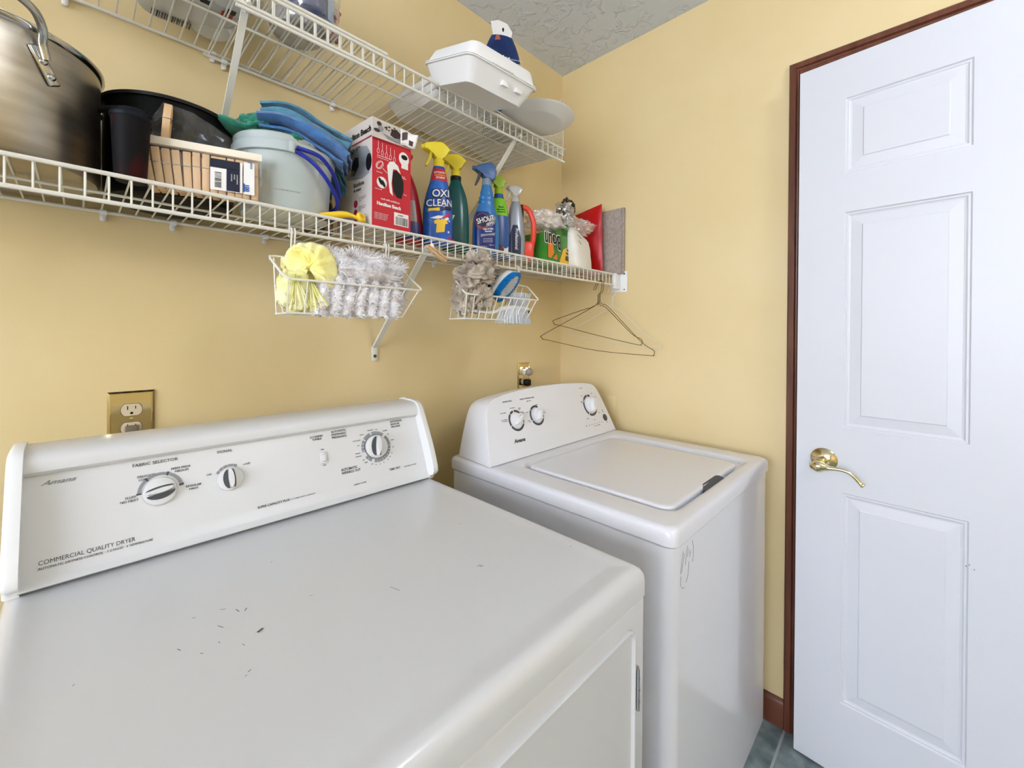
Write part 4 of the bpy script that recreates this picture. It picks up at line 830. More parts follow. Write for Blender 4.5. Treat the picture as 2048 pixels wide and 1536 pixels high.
sprayer(B3, 0.214, 1.08, pl_b, 'darkgrey', collar=mat('grey_blue_collar', s2l(126, 140, 156), 0.4), style=1, x=0.002)
B3.patch('front_label', mat('pet_label_navy', s2l(10, 32, 104), 0.3), 0.010, 0.128, lambda v: -0.95, lambda v: 0.60-0.55*max(0, v-0.75)/0.25)
g = MB(); B3.poly(g, [(-0.008, 0.075), (0.022, 0.092), (0.026, 0.112), (0.018, 0.120), (-0.006, 0.106)], 0.0009); B3.poly(g, [(-0.022, 0.048), (0.022, 0.056), (0.024, 0.065), (-0.022, 0.057)], 0.0012); g.build('grey_print', 'midgrey', B3.t, 0)
g = MB(); B3.disc(g, -0.018, 0.098, 0.021, 0.026, off=0.0010); g.build('rust_ring', mat('rust_print', s2l(130, 58, 50), 0.4), B3.t, 0)
g = MB(); B3.disc(g, -0.018, 0.100, 0.017, 0.021, off=0.0015); g.build('navy_disc', mat('navy_disc', s2l(12, 20, 64), 0.4), B3.t, 0)
g = MB(); B3.text(g, 'SHOUT', -0.005, 0.095, 0.0185, slope=0.30, bold=0.06, sx=0.68, off=0.0018); g.build('brand_outline', 'black', B3.t, 0)
g = MB(); B3.text(g, 'SHOUT', -0.005, 0.096, 0.0165, slope=0.30, bold=0.015, sx=0.73, off=0.0022); B3.text(g, 'PETS', 0.006, 0.085, 0.0085, slope=0.26, sx=0.9, shear=0.2, off=0.0018)
B3.text(g, 'Stain & Odor', 0.002, 0.076-0.004, 0.0048, slope=0.12, bold=0.03, sx=0.9, off=0.0018); B3.text(g, 'Remover', 0.002, 0.065, 0.0048, slope=0.12, bold=0.03, sx=0.9, off=0.0018)
for i in range(3): B3.text(g, 'removes set-in messes', 0.0, 0.043-i*0.0048, 0.0024, slope=0.08, off=0.0015)
B3.text(g, '1 QT 946 mL', -0.014, 0.018, 0.003, off=0.0015); B3.text(g, 'trigger on', 0.012, 0.024, 0.003, off=0.0015); g.build('white_lettering', 'whitepaper', B3.t, 0)
# 4: lime
B4 = Bottle('spray_bottle', 'blue spray bottle with lime green trigger and lime shoulder label', (-0.592, -0.192, DL), math.radians(-30), [(0, 0.032, 0.020, 0), (0.004, 0.036, 0.023, 0), (0.06, 0.0375, 0.024, 0), (0.12, 0.036, 0.0235, 0), (0.16, 0.029, 0.021, 0), (0.19, 0.022, 0.018, 0), (0.205, 0.0165, 0.015, 0), (0.214, 0.0150, 0.0140, 0)], mat('cobalt_bottle', s2l(48, 88, 158), 0.25))
sprayer(B4, 0.214, 1.0, pl_l, style=2, mt_=mat('pale_lime_plastic', s2l(206, 214, 120), 0.4))
B4.patch('lime_label', mat('lime_print', s2l(130, 208, 20), 0.4), 0.140, 0.198, lambda v: -0.98, lambda v: 0.98)
g = MB(); B4.text(g, 'Bleach', 0.004, 0.166, 0.005, slope=0.05, bold=0.04); B4.text(g, 'stain odours', 0.003, 0.158, 0.0048, slope=0.05, bold=0.04, sx=0.8); B4.text(g, 'no more!', 0.005, 0.150, 0.005, slope=0.05, bold=0.04); g.build('black_lettering', 'black', B4.t, 0)
g = MB(); B4.poly(g, [(0.002, 0.004), (0.030, 0.006), (0.030, 0.038), (0.004, 0.036)]); g.build('white_corner_print', 'whitepaper', B4.t, 0)
g = MB(); B4.poly(g, [(-0.006, 0.016), (0.010, 0.012), (0.014, 0.03), (-0.002, 0.046)], 0.0012); g.build('maroon_print', mat('maroon_print', s2l(90, 20, 24), 0.4), B4.t, 0)
# 5: silver professional
B5 = Bottle('spray_bottle', 'silver grey cleaner bottle with clear trigger and navy label reading Professional', (-0.524, -0.205, DL), math.radians(-32), [(0, 0.028, 0.020, 0), (0.004, 0.032, 0.023, 0), (0.06, 0.0345, 0.024, 0), (0.105, 0.0325, 0.0235, 0), (0.145, 0.0265, 0.021, 0), (0.180, 0.020, 0.0175, 0), (0.195, 0.0155, 0.0145, 0), (0.202, 0.0140, 0.0135, 0)], mat('silver_bottle', s2l(150, 154, 160), 0.28, 0.35))
mclr = mat('clear_plastic', s2l(225, 228, 230), 0.12, trans=0.55, alpha=0.8)
sprayer(B5, 0.202, 0.96, mclr, style=2)
B5.patch('navy_label', mat('navy_side_label', s2l(20, 28, 66), 0.3), 0.010, 0.118, lambda v: -0.70+0.25*max(0, v-0.7)/0.3, lambda v: 0.42-0.35*max(0, v-0.6)/0.4)
g = MB(); g.text('Professional', Matrix.Identity(4), 0.0105, 'LEFT', bold=0.01, sx=0.98, warp=lambda p: B5.surf(-0.006+p.y, 0.106-p.x, 0.0014+p.z)); g.text('CLEANER', Matrix.Identity(4), 0.003, 'LEFT', warp=lambda p: B5.surf(-0.016+p.x, 0.018+p.y, 0.0014+p.z)); g.build('white_lettering', 'whitepaper', B5.t, 0)
# 6: red orange bottle with a big loop handle
mo = mat('red_orange_plastic', s2l(222, 66, 44), 0.3)
O6 = thing('detergent_bottle', 'red orange jug with curved loop handle, right end of the row of sprays', 'bottle', (-0.492, -0.212, DL), math.radians(-36))
g = MB(); g.box((-0.020, -0.022, 0), (0.036, 0.022, 0.070), 0.010, 3); g.lathe([(0.020, 0.08), (0.017, 0.10), (0.013, 0.112), (0, 0.113)], (-0.012, 0, 0), 24); g.build('body', mo, O6, 50)
g = MB(); pth = sm([(-0.010, 0, 0.192), (0.012, 0, 0.186), (0.028, 0, 0.165), (0.037, 0, 0.13), (0.037, 0, 0.09), (0.030, 0, 0.05)], 6); g.tube(pth, 0.0095, 12); g.build('loop_handle', mo, O6, 60)
g = MB(); g.tube([(-0.012, 0, 0.108), (-0.012, 0, 0.195)], 0.013, 20); g.build('neck', 'black', O6, 50)
# 7: red translucent bottle behind the mixer box
mr = mat('translucent_red_plastic', s2l(186, 36, 52), 0.15, trans=0.2)
R7 = Bottle('spray_bottle', 'translucent red spray bottle half hidden behind the mixer box', (-0.922, -0.165, DL), math.radians(-28), [(0, 0.036, 0.021, 0.004), (0.004, 0.040, 0.024, 0.004), (0.05, 0.0405, 0.025, 0.002), (0.10, 0.036, 0.024, 0.0), (0.15, 0.030, 0.021, -0.004), (0.185, 0.022, 0.018, -0.008), (0.205, 0.015, 0.014, -0.010), (0.212, 0.014, 0.013, -0.01)], mr)
sprayer(R7, 0.210, 0.9, 'red', x=-0.01, style=2)
R7.patch('lower_label', mat('indigo_label', s2l(36, 44, 110), 0.3), 0.012, 0.06, lambda v: -0.9, lambda v: 0.75)
R7.patch('grey_label', mat('warm_grey_label', s2l(150, 134, 130), 0.3), 0.062, 0.12, lambda v: -0.9, lambda v: 0.55)

# ------------------------------------------------------------------ napkins, bags and boards at the right end
NA = thing('napkin_pack', 'opened green pack of paper napkins standing upside down beside the red orange jug', 'napkins', (-0.420, -0.262, DL), math.radians(8))
gw, gh, gd = 0.160, 0.150, 0.105
mg = mat('green_film', s2l(64, 140, 50), 0.3, mottle=(10, s2l(40, 104, 36), 0.45, 0.65), bump=(30, 0.4, 0.004))
g = MB()
def napf(u, v):
    x = u*gw; top = 0.110+0.050*u**1.2; bulge = 0.010*math.sin(PI*u)*math.sin(PI*v)
    return x, top*v, bulge
def wrap_ring(v):
    o = []
    for k in range(20): x, z, b_ = napf(k/19, v); o.append(V((x, -b_+0.0015*noise.noise(V((x*80, 0, z*80))), z)))
    for k in range(20): x, z, b_ = napf(1-k/19, v); o.append(V((x, gd+b_*0.5, z)))
    return o
g.loft([wrap_ring(v/10) for v in range(11)]); g.build('wrapper', mg, NA, 60)
def np_(x, z, off=0.0009):
    u = max(0.0, x/gw); top = 0.110+0.050*u**1.2; v = z/top; return V((x, -0.010*math.sin(PI*max(0, min(1, u)))*math.sin(PI*max(0, min(1, v)))-0.0016-off, z))
def ntext(g, st, x, z, cap, off=0.0009, **k):   # upside-down lettering
    g.text(st, Matrix.Identity(4), cap, 'LEFT', warp=lambda p: np_(x-p.x, z-p.y, off+p.z), **k)
def npoly(g, pts, off):
    c = (sum(p[0] for p in pts)/len(pts), sum(p[1] for p in pts)/len(pts)); n = len(pts)
    vs = [np_(c[0], c[1], off)]+[np_(c[0]+(p[0]-c[0])*.5, c[1]+(p[1]-c[1])*.5, off) for p in pts]+[np_(p[0], p[1], off) for p in pts]
    g.add(vs, [q for j in range(n) for q in ((0, 1+j, 1+(j+1) % n), (1+j, 1+n+j, 1+n+(j+1) % n, 1+(j+1) % n))])
g = MB(); npoly(g, [(0.075, 0.004), (0.158, 0.004), (0.150, 0.062), (0.122, 0.072), (0.092, 0.060)], 0.0006); g.build('yellow_patch', mat('yellow_patch', s2l(248, 196, 40), 0.35), NA, 0)
g = MB(); npoly(g, [(0.002, 0.022), (0.02, 0.02), (0.035, 0.04), (0.025, 0.09), (0.012, 0.1), (0.002, 0.09)], 0.0006); npoly(g, [(0.03, 0.02), (0.06, 0.018), (0.05, 0.04)], 0.0006); g.build('orange_patch', mat('orange_patch', s2l(226, 130, 44), 0.35), NA, 0)
g = MB(); ntext(g, 'Boun', 0.076, 0.1065, 0.054, 0.0009, bold=0.06, sx=0.62, shear=0.0); g.build('white_outline', 'whitepaper', NA, 0)
g = MB(); ntext(g, 'Boun', 0.0755, 0.105, 0.051, 0.0015, bold=0.025, sx=0.64); ntext(g, 'Nap', 0.048, 0.126, 0.019, 0.0018, sx=0.95); ntext(g, '200', 0.150, 0.042, 0.017, 0.0012, bold=0.03, sx=0.9); ntext(g, 'White', 0.146, 0.055, 0.008, 0.0012, bold=0.02); ntext(g, 'Blanc', 0.146, 0.067, 0.008, 0.0012, bold=0.02)
for i in range(3): ntext(g, 'family size napkins', 0.14, 0.122+i*0.008, 0.004, 0.001)
g.build('black_lettering', 'black', NA, 0)
# loose white napkins bulging out of the right end
g = MB()
def wn_(v):
    o = []; n = 28
    for k in range(n):
        a = 2*PI*k/n; c, s_ = math.cos(a), math.sin(a); ex = 0.35
        x = 0.047*math.copysign(abs(c)**ex, c); y = 0.050*math.copysign(abs(s_)**ex, s_)
        q = noise.noise(V((c*1.5, s_*1.5, v*4+3)))*0.005
        wd = 1-0.30*max(0, v-0.84)/0.16; hgt = 0.158-0.022*max(0, (x+0.02)/0.06)
        o.append(V((gw+0.058+x*1.45*wd*(0.9+0.16*v*(1-v)*4)+q-0.012*v, 0.012+y*1.15*wd+q+0.014*v, 0.001+hgt*v)))
    return o
g.loft([wn_(v/16) for v in range(17)]); g.build('napkins', mat('white_tissue', s2l(232, 228, 218), 0.9, bump=(14, 0.5, 0.01)), NA, 70)
g = MB(NA.matrix_basis.inverted() @ Matrix.Identity(4)) if False else MB()
for pts in ([(0.168, -0.030, 0.128), (0.174, -0.036, 0.120), (0.180, -0.040, 0.112)], [(0.168, -0.037, 0.104), (0.174, -0.040, 0.096), (0.178, -0.041, 0.091)]): g.tube(pts, 0.0009, 5)
g.build('dark_marks', 'darkgrey', NA, 0)
# clear bags heaped on top
cb = film('cloudy_film', tint=(0.92, 0.84, 0.80), haze=0.45, gloss=0.2, scale=22)
g = MB(); g.blob((-0.375, -0.215, DL+0.163), (0.085, 0.050, 0.036), 0.40, 1.7, 11, 5); tag(g.build('plastic_bag', cb, None, 80), 'cloudy pinkish plastic bag lying on top of the green napkin pack', 'plastic bag')
g = MB(); g.blob((-0.215, -0.235, DL+0.165), (0.078, 0.055, 0.026), 0.5, 2.2, 15, 5); tag(g.build('plastic_bag', film('clear_bag', haze=0.14, gloss=0.3, scale=30), None, 80), 'crinkled clear plastic bag over the white napkins', 'plastic bag')
mh = mat('dried_herbs', s2l(120, 112, 80), 0.6, mottle=(60, s2l(50, 46, 34), 0.42, 0.58), bump=(70, 1, 0.01))
HB_ = thing('herb_bag', 'clear bag of dried greenish brown herbs on top of the napkins', 'bag', (-0.265, -0.215, DL+0.19), world=True)
g = MB(); g.blob((-0.265, -0.215, DL+0.205), (0.034, 0.026, 0.040), 0.35, 3, 21, 4); g.build('herbs', mh, HB_, 80)
g = MB(); g.blob((-0.262, -0.215, DL+0.208), (0.042, 0.034, 0.048), 0.4, 2.4, 22, 4); g.build('clear_film', film('herb_film', haze=0.1, gloss=0.3, scale=40), HB_, 80)
mbw = mat('black_white_film', (0.012, 0.009, 0.010), 0.25, mottle=(24, s2l(225, 220, 220), 0.56, 0.6), bump=(30, 0.6, 0.006))
g = MB(); g.blob((-0.190, -0.175, DL+0.262), (0.040, 0.024, 0.034), 0.5, 1.6, 33, 4); g.tube([(-0.215, -0.185, DL+0.262), (-0.250, -0.192, DL+0.268)], 0.0018, 6)
g.loft([[V((-0.20, -0.18, DL+0.20)), V((-0.15, -0.18, DL+0.19)), V((-0.15, -0.16, DL+0.19)), V((-0.20, -0.16, DL+0.20))], [V((-0.205, -0.185, DL+0.26)), V((-0.165, -0.18, DL+0.255)), V((-0.165, -0.165, DL+0.255)), V((-0.205, -0.17, DL+0.26))]])
tag(g.build('snack_bag', mbw, None, 80), 'twisted black and white wrapper poking up highest above the napkins', 'bag')
# grey boards leaning at the wall
mbd = mat('grey_felt_board', s2l(176, 164, 152), 0.85, bump=(260, 0.3, 0.002), mottle=(90, s2l(160, 148, 138), 0.4, 0.6))
for i, (xx, lab) in enumerate(((-0.012, 'grey board leaning against the right wall, the one touching the wall'), (-0.022, 'grey board leaning on another board at the right end of the shelf, front one'))):
    g = MB(tr(xx, 0, 0)); g.box((-0.0042, -0.325 if i else -0.332, DL), (0.0042, -0.165, DL+0.270+i*-0.004), 0.001, 1); tag(g.build('grey_board', mbd, None, 30), lab, 'board')
# red bag
g = MB()
def rb(u, v):
    y = -0.085-0.175*u; z = DL+0.002+v*(0.255+0.030*u); t_ = 0.020*abs(math.sin(PI*u))**0.6*abs(math.sin(PI*min(1, v*1.02)))**0.7 if 0 < u < 1 and 0 < v < 1 else 0
    return y, z, t_
def rs(sg): return lambda u, v: V((-0.058+sg*rb(u, v)[2]-0.01*v+0.003*noise.noise(V((u*6, v*6, 4))), rb(u, v)[0], rb(u, v)[1]))
g.grid(rs(1), 24, 24); g.grid(rs(-1), 24, 24); bmesh.ops.remove_doubles(g.bm, verts=g.bm.verts, dist=0.0008)
tag(g.build('red_bag', mat('red_foil', s2l(188, 16, 22), 0.35, bump=(16, 0.4, 0.008)), None, 80), 'bright red bag with a pointed corner standing in front of the grey boards', 'bag')

# ------------------------------------------------------------------ small clothespin clamped on the front rail
pc_ = make_pin('clothespin', 'wooden clothespin clipped across the front rail of the lower shelf by the brace')
pc_.location = (-0.905, -0.323, 1.436); pc_.rotation_euler = (0.0, math.radians(-68), math.radians(8))

# ------------------------------------------------------------------ hanging wire baskets
def basket(label, xb0, xb1, xf0, xf1, zb, zf, zbot, hooks, nv):
    s = thing('wire_basket', label, 'wire basket', ((xb0+xb1)/2, -0.30, zb), world=True); r = 0.0016
    yb, yf = -0.302, -0.372; rim = [(xb0, yb-0.004, zb), (xb1, yb-0.004, zb), (xf1, yf, zf), (xf0, yf, zf)]
    g = MB(); q = [V(p) for p in rim]; pts = []
    for i in range(4):
        a, b_, c = q[i-1], q[i], q[(i+1) % 4]; k = 0.012
        p1 = b_+(a-b_).normalized()*k; p2 = b_+(c-b_).normalized()*k; pts += [p1, p1.lerp(p2, 0.5).lerp(b_, 0.5), p2]
    g.tube(pts, 0.0023, 8, closed=True); g.build('rim', 'wirewhite', s)
    bx0, bx1 = xf0+0.006, xf1-0.05
    g = MB()
    for i in range(nv):
        t_ = i/(nv-1); a = V((xf0+0.004, yf, zf)).lerp(V((xf1-0.012, yf, zf)), t_); b_ = V((bx0, yf+0.010, zbot)).lerp(V((bx1, yf+0.010, zbot)), t_)
        c = V((bx0, yb+0.002, zbot)).lerp(V((bx1, yb+0.002, zbot)), t_); d_ = V((xb0+0.012, yb, zb)).lerp(V((xb1-0.012, yb, zb)), t_)
        g.tube([a, b_, c, d_], r, 5)
    g.build('upright_wires', 'wirewhite', s)
    g = MB(); g.tube([(bx0-0.002, yf+0.010, zbot), (bx1+0.002, yf+0.010, zbot), (bx1+0.002, yb+0.002, zbot), (bx0-0.002, yb+0.002, zbot)], 0.002, 6, closed=True)
    zm = (zf+zbot)/2
    for e0, e1 in ((xf0, bx0), (xf1, bx1)):
        g.tube([V((e0, yf, zf)).lerp(V((e1, yf+0.01, zbot)), 0.5), V((e0, yb, zb)).lerp(V((e1, yb, zbot)), 0.5)], r, 5)
        g.tube([V((e0, (yf+yb)/2, (zf+zb)/2)), V((e1, (yf+yb)/2, zbot))], r, 5)
    g.build('base_wires', 'wirewhite', s)
    for x in hooks:
        g = MB()
        for dx in (-0.0032, 0.0032):
            g.tube([(x+dx, yb-0.004, zb), (x+dx, yb-0.007, ZL-0.06), (x+dx, yb-0.010, ZL-0.047), (x+dx, yb-0.007, ZL-0.040), (x+dx, yb+0.004, ZL-0.039), (x+dx, yb+0.008, ZL-0.047), (x+dx, yb+0.005, ZL-0.056)], 0.0018, 6)
        g.build('hook', 'wirewhite', s)
    return s
basket('white wire basket under the lower shelf holding the yellow tissue and fluffy duster', -1.318, -1.022, -1.306, -1.008, 1.396, 1.347, 1.284, (-1.273, -1.066), 9)
basket('white wire basket hooked under the lower shelf on the right, holding rags and scrub brushes', -0.868, -0.573, -0.880, -0.590, 1.398, 1.349, 1.286, (-0.815, -0.617), 11)

# yellow duster refills
my = mat('pale_yellow_tissue', s2l(248, 243, 178), 0.8, mottle=(14, s2l(246, 234, 120), 0.45, 0.7), bump=(40, 0.7, 0.006)); myw = mat('cream_tissue', s2l(244, 240, 190), 0.85, bump=(60, 0.8, 0.006), mottle=(30, s2l(232, 228, 150), 0.45, 0.6))
def pleats(g, c, ax_deg, R, a_w, nrm_, n_p, amp, seed, cone=0.35, squash=0.8):
    # pleated fan-shaped sheet opening from its gathered point c
    n_ = V(nrm_).normalized(); up = V((math.sin(math.radians(ax_deg)), 0, math.cos(math.radians(ax_deg)))); up = (up-n_*up.dot(n_)).normalized(); sd = up.cross(n_)
    def f(u, v):
        a = (v-0.5)*a_w; r_ = R*(0.06+0.94*u)*(1+0.10*noise.noise(V((v*5, seed, 1)))); rip = amp*u*math.sin(v*n_p*2*PI+seed+2*noise.noise(V((u*2, v*3, seed))))
        return V(c)+(up*math.cos(a)+sd*math.sin(a)*squash)*r_+n_*(rip+cone*R*u*u*-1+0.006*noise.noise(V((u*3, v*6, seed*2))))
    g.grid(f, 14, 120)
g = MB()
pleats(g, (-1.262, -0.360, 1.372), -10, 0.062, 5.2, (-0.45, -0.85, 0.1), 11, 0.0035, 1.0, 0.45)
pleats(g, (-1.250, -0.352, 1.360), 60, 0.056, 3.6, (-0.45, -0.85, 0.2), 8, 0.0035, 4.0, 0.5)
pleats(g, (-1.268, -0.345, 1.385), -20, 0.050, 3.0, (-0.5, -0.8, 0.35), 7, 0.003, 7.0, 0.3)
g.blob((-1.256, -0.335, 1.383), (0.038, 0.022, 0.032), 0.3, 1.8, 41, 4)
tag(g.build('duster_refill', my, None, 80, solid=0.0006), 'bright yellow pleated tissue duster on top at the left of the left basket', 'duster')
g = MB()
pleats(g, (-1.286, -0.362, 1.362), 180, 0.072, 0.95, (-0.4, -0.9, 0.0), 6, 0.0035, 2.0, 0.15); pleats(g, (-1.262, -0.366, 1.352), 172, 0.066, 1.2, (-0.4, -0.9, 0.0), 6, 0.0035, 5.0, 0.15); pleats(g, (-1.298, -0.350, 1.365), 182, 0.066, 0.8, (-0.7, -0.7, 0.0), 5, 0.0035, 9.0, 0.1)
g.blob((-1.276, -0.338, 1.328), (0.034, 0.024, 0.044), 0.3, 2.0, 44, 4)
tag(g.build('duster_refill', myw, None, 80, solid=0.0006), 'pale cream duster refill bundle in the lower left of the left basket', 'duster')
# fluffy duster
mfl = mat('white_fibre', s2l(240, 238, 240), 0.9, mottle=(30, s2l(200, 190, 184), 0.46, 0.66))
FD = thing('fluffy_duster', 'fluffy greyish white fibre duster filling the left basket', 'duster', (-1.15, -0.33, 1.35), world=True)
rnd = random.Random(5)
def fluff(g, a, b_, rad, n, ln, seg=7):
    a, b_ = V(a), V(b_); ax = (b_-a).normalized(); o1 = ax.orthogonal().normalized(); o2 = ax.cross(o1)
    rings = []
    for i in range(seg+1):
        t_ = i/seg; rr_ = rad*(0.72+0.28*math.sin(PI*t_))
        rings.append([a.lerp(b_, t_)+(o1*math.cos(2*PI*k/14)+o2*math.sin(2*PI*k/14))*rr_*(1+0.12*noise.noise(V((k, i, rad*900)))) for k in range(14)])
    g.loft(rings)
    for _ in range(n):
        t_ = rnd.uniform(-0.02, 1.02); an = rnd.uniform(0, 2*PI); d_ = (o1*math.cos(an)+o2*math.sin(an)+ax*rnd.uniform(-0.5, 0.5)+V((0, 0, -0.25))).normalized()
        rr_ = rad*(0.72+0.28*math.sin(PI*max(0, min(1, t_)))); p0 = a.lerp(b_, t_)+(o1*math.cos(an)+o2*math.sin(an))*rr_*0.8; L = ln*rnd.uniform(0.6, 1.25); w_ = d_.orthogonal().normalized()*0.0012
        w2 = d_.cross(w_).normalized()*0.0012; tip = p0+d_*L+V((rnd.uniform(-1, 1), rnd.uniform(-1, 1), rnd.uniform(-1, 1)))*0.0018
        g.add([p0+w_, p0-w_*0.5+w2, p0-w_*0.5-w2, tip], [(0, 1, 3), (1, 2, 3), (2, 0, 3)])
for i in range(7):
    x = -1.234+i*0.0265; g = MB(); fluff(g, (x+0.006, -0.354, 1.360+0.004*(i % 2)), (x-0.008, -0.362, 1.282), 0.0132, 560, 0.010); g.build('fibre_strand', mfl, FD, 80)
g = MB(); fluff(g, (-1.225, -0.328, 1.402), (-1.145, -0.328, 1.388), 0.022, 700, 0.018); fluff(g, (-1.165, -0.326, 1.412), (-1.040, -0.330, 1.394), 0.019, 900, 0.018); fluff(g, (-1.20, -0.348, 1.378), (-1.060, -0.345, 1.366), 0.018, 900, 0.015); g.build('fluffy_head', mfl, FD, 80)
g = MB(); fluff(g, (-1.062, -0.33, 1.375), (-1.052, -0.335, 1.300), 0.017, 600, 0.014); g.build('fibre_strand', mfl, FD, 80)
g = MB(); g.box((-1.078, -0.338, 1.384), (-1.055, -0.332, 1.392), 0.001); g.build('black_clip', 'black', FD)

# right basket contents
mrg = mat('grey_rag', s2l(186, 174, 158), 0.9, mottle=(20, s2l(150, 138, 124), 0.42, 0.62), bump=(60, 0.8, 0.006))
g = MB()
for c_, r_, sd_ in (((-0.815, -0.345, 1.405), (0.052, 0.030, 0.030), 61), ((-0.800, -0.335, 1.440), (0.040, 0.024, 0.030), 62), ((-0.845, -0.340, 1.370), (0.036, 0.028, 0.034), 63), ((-0.815, -0.348, 1.345), (0.040, 0.026, 0.034), 64), ((-0.862, -0.342, 1.335), (0.026, 0.024, 0.036), 65), ((-0.770, -0.340, 1.425), (0.034, 0.020, 0.016), 66), ((-0.850, -0.345, 1.405), (0.036, 0.022, 0.020), 67)):
    g.blob(c_, r_, 0.55, 1.7, sd_, 5, ridge=True)
tag(g.build('cleaning_rag', mrg, None, 80), 'bundle of crumpled beige grey rags spilling over the left of the right basket', 'rag')
wb = mat('white_bristle', s2l(236, 238, 240), 0.6); bb = mat('bright_blue_plastic', s2l(30, 140, 206), 0.35)
def bristles(g, Tm, f, n, L, rad=0.0008, spread=0.25, seedv=3):
    r2 = random.Random(seedv)
    for _ in range(n):
        x, y = f(r2); d_ = V((x*spread*20+r2.uniform(-.1, .1), y*spread*20+r2.uniform(-.1, .1), 1)).normalized(); p0 = V((x, y, 0)); p1 = p0+d_*L*r2.uniform(0.9, 1.05); w_ = V((rad, 0, 0)); w2 = V((0, rad, 0))
        g.add([p0+w_, p0-w_*.5+w2, p0-w_*.5-w2, p1+w_, p1-w_*.5+w2, p1-w_*.5-w2], [(0, 1, 4, 3), (1, 2, 5, 4), (2, 0, 3, 5), (3, 4, 5)], T=Tm)
def oval(a, b_, sc=1.0):
    def f(r2):
        while True:
            x, y = r2.uniform(-a, a), r2.uniform(-b_, b_)
            if (x/a)**2+(y/b_)**2 <= 1: return x*sc, y*sc
    return f
BR = thing('scrub_brush', 'oval scrub brush with white back and bright blue and white bristles in the right basket', 'brush', (-0.705, -0.35, 1.38), world=True)
ax_ = V((0.72, -0.05, 0.62)).normalized(); nv_ = V((0.30, -0.80, -0.42)); nv_ = (nv_-ax_*nv_.dot(ax_)).normalized(); TB = fr((-0.712, -0.343, 1.388), ax_, nv_.cross(ax_))
def ovr(a, b_, z, n=36): return [V((a*math.cos(2*PI*k/n), b_*math.sin(2*PI*k/n), z)) for k in range(n)]
g = MB(TB); g.loft([ovr(0.045, 0.020, -0.022), ovr(0.054, 0.026, -0.017), ovr(0.057, 0.0285, -0.008), ovr(0.056, 0.028, 0.0)]); g.build('white_back', 'white', BR, 50)
def ringf(r2):
    a = r2.uniform(0, 2*PI); k = r2.uniform(0.80, 0.98); return 0.055*k*math.cos(a), 0.0275*k*math.sin(a)
g = MB(TB); bristles(g, None, ringf, 900, 0.020, 0.0009, 0.35, 4); g.loft([ovr(0.0555, 0.0275, 0.0), ovr(0.054, 0.026, 0.003), ovr(0.05, 0.022, 0.003)]); g.build('blue_bristles', bb, BR, 0)
g = MB(TB); bristles(g, None, oval(0.043, 0.0205), 900, 0.019, 0.0009, 0.3, 5); g.build('white_bristles', wb, BR, 0)
g = MB(TB); g.loft([ovr(0.044, 0.021, 0.001), ovr(0.044, 0.021, 0.0035)]); g.build('bristle_base', 'white', BR, 0)
# blue sponge behind
g = MB(); g.box((-0.788, -0.325, 1.375), (-0.715, -0.310, 1.418), 0.004, 2); tag(g.build('blue_sponge', mat('navy_sponge', s2l(24, 62, 96), 0.8), None, 30), 'dark blue sponge standing behind the oval scrub brush', 'sponge')
WBm = thing('handled_brush', 'white long handled brush lying along the bottom of the right basket', 'brush', (-0.73, -0.352, 1.31), world=True)
g = MB(); pth = sm([(-0.872, -0.352, 1.301), (-0.855, -0.354, 1.309), (-0.82, -0.354, 1.307), (-0.765, -0.354, 1.307), (-0.735, -0.356, 1.318), (-0.70, -0.356, 1.322), (-0.655, -0.354, 1.322), (-0.618, -0.352, 1.322)], 6); n = len(pth)
g.tube(pth, [0.0045+0.0035*max(0, math.sin(PI*min(1, max(0, (i/n-0.45)/0.55)))) + (0.002 if i < 6 else 0) for i in range(n)], 12); g.build('handle', 'white', WBm, 60)
g = MB(fr((-0.680, -0.352, 1.318), (1, 0, 0), (0, 1, 0))); g.T = g.T @ Matrix.Rotation(PI, 4, 'X'); bristles(g, None, oval(0.058, 0.014), 1100, 0.042, 0.0007, 0.30, 8); g.build('bristles', wb, WBm, 0)
WB2 = thing('small_brush', 'small white bristled brush standing at the right end of the right basket', 'brush', (-0.635, -0.335, 1.345), world=True)
g = MB(tr(-0.640, -0.330, 1.325)); bristles(g, None, oval(0.034, 0.016), 700, 0.045, 0.0008, 0.5, 9); g.build('bristles', wb, WB2, 0)
g = MB(); g.box((-0.682, -0.346, 1.306), (-0.600, -0.314, 1.326), 0.006, 3); g.build('brush_block', 'black', WB2)

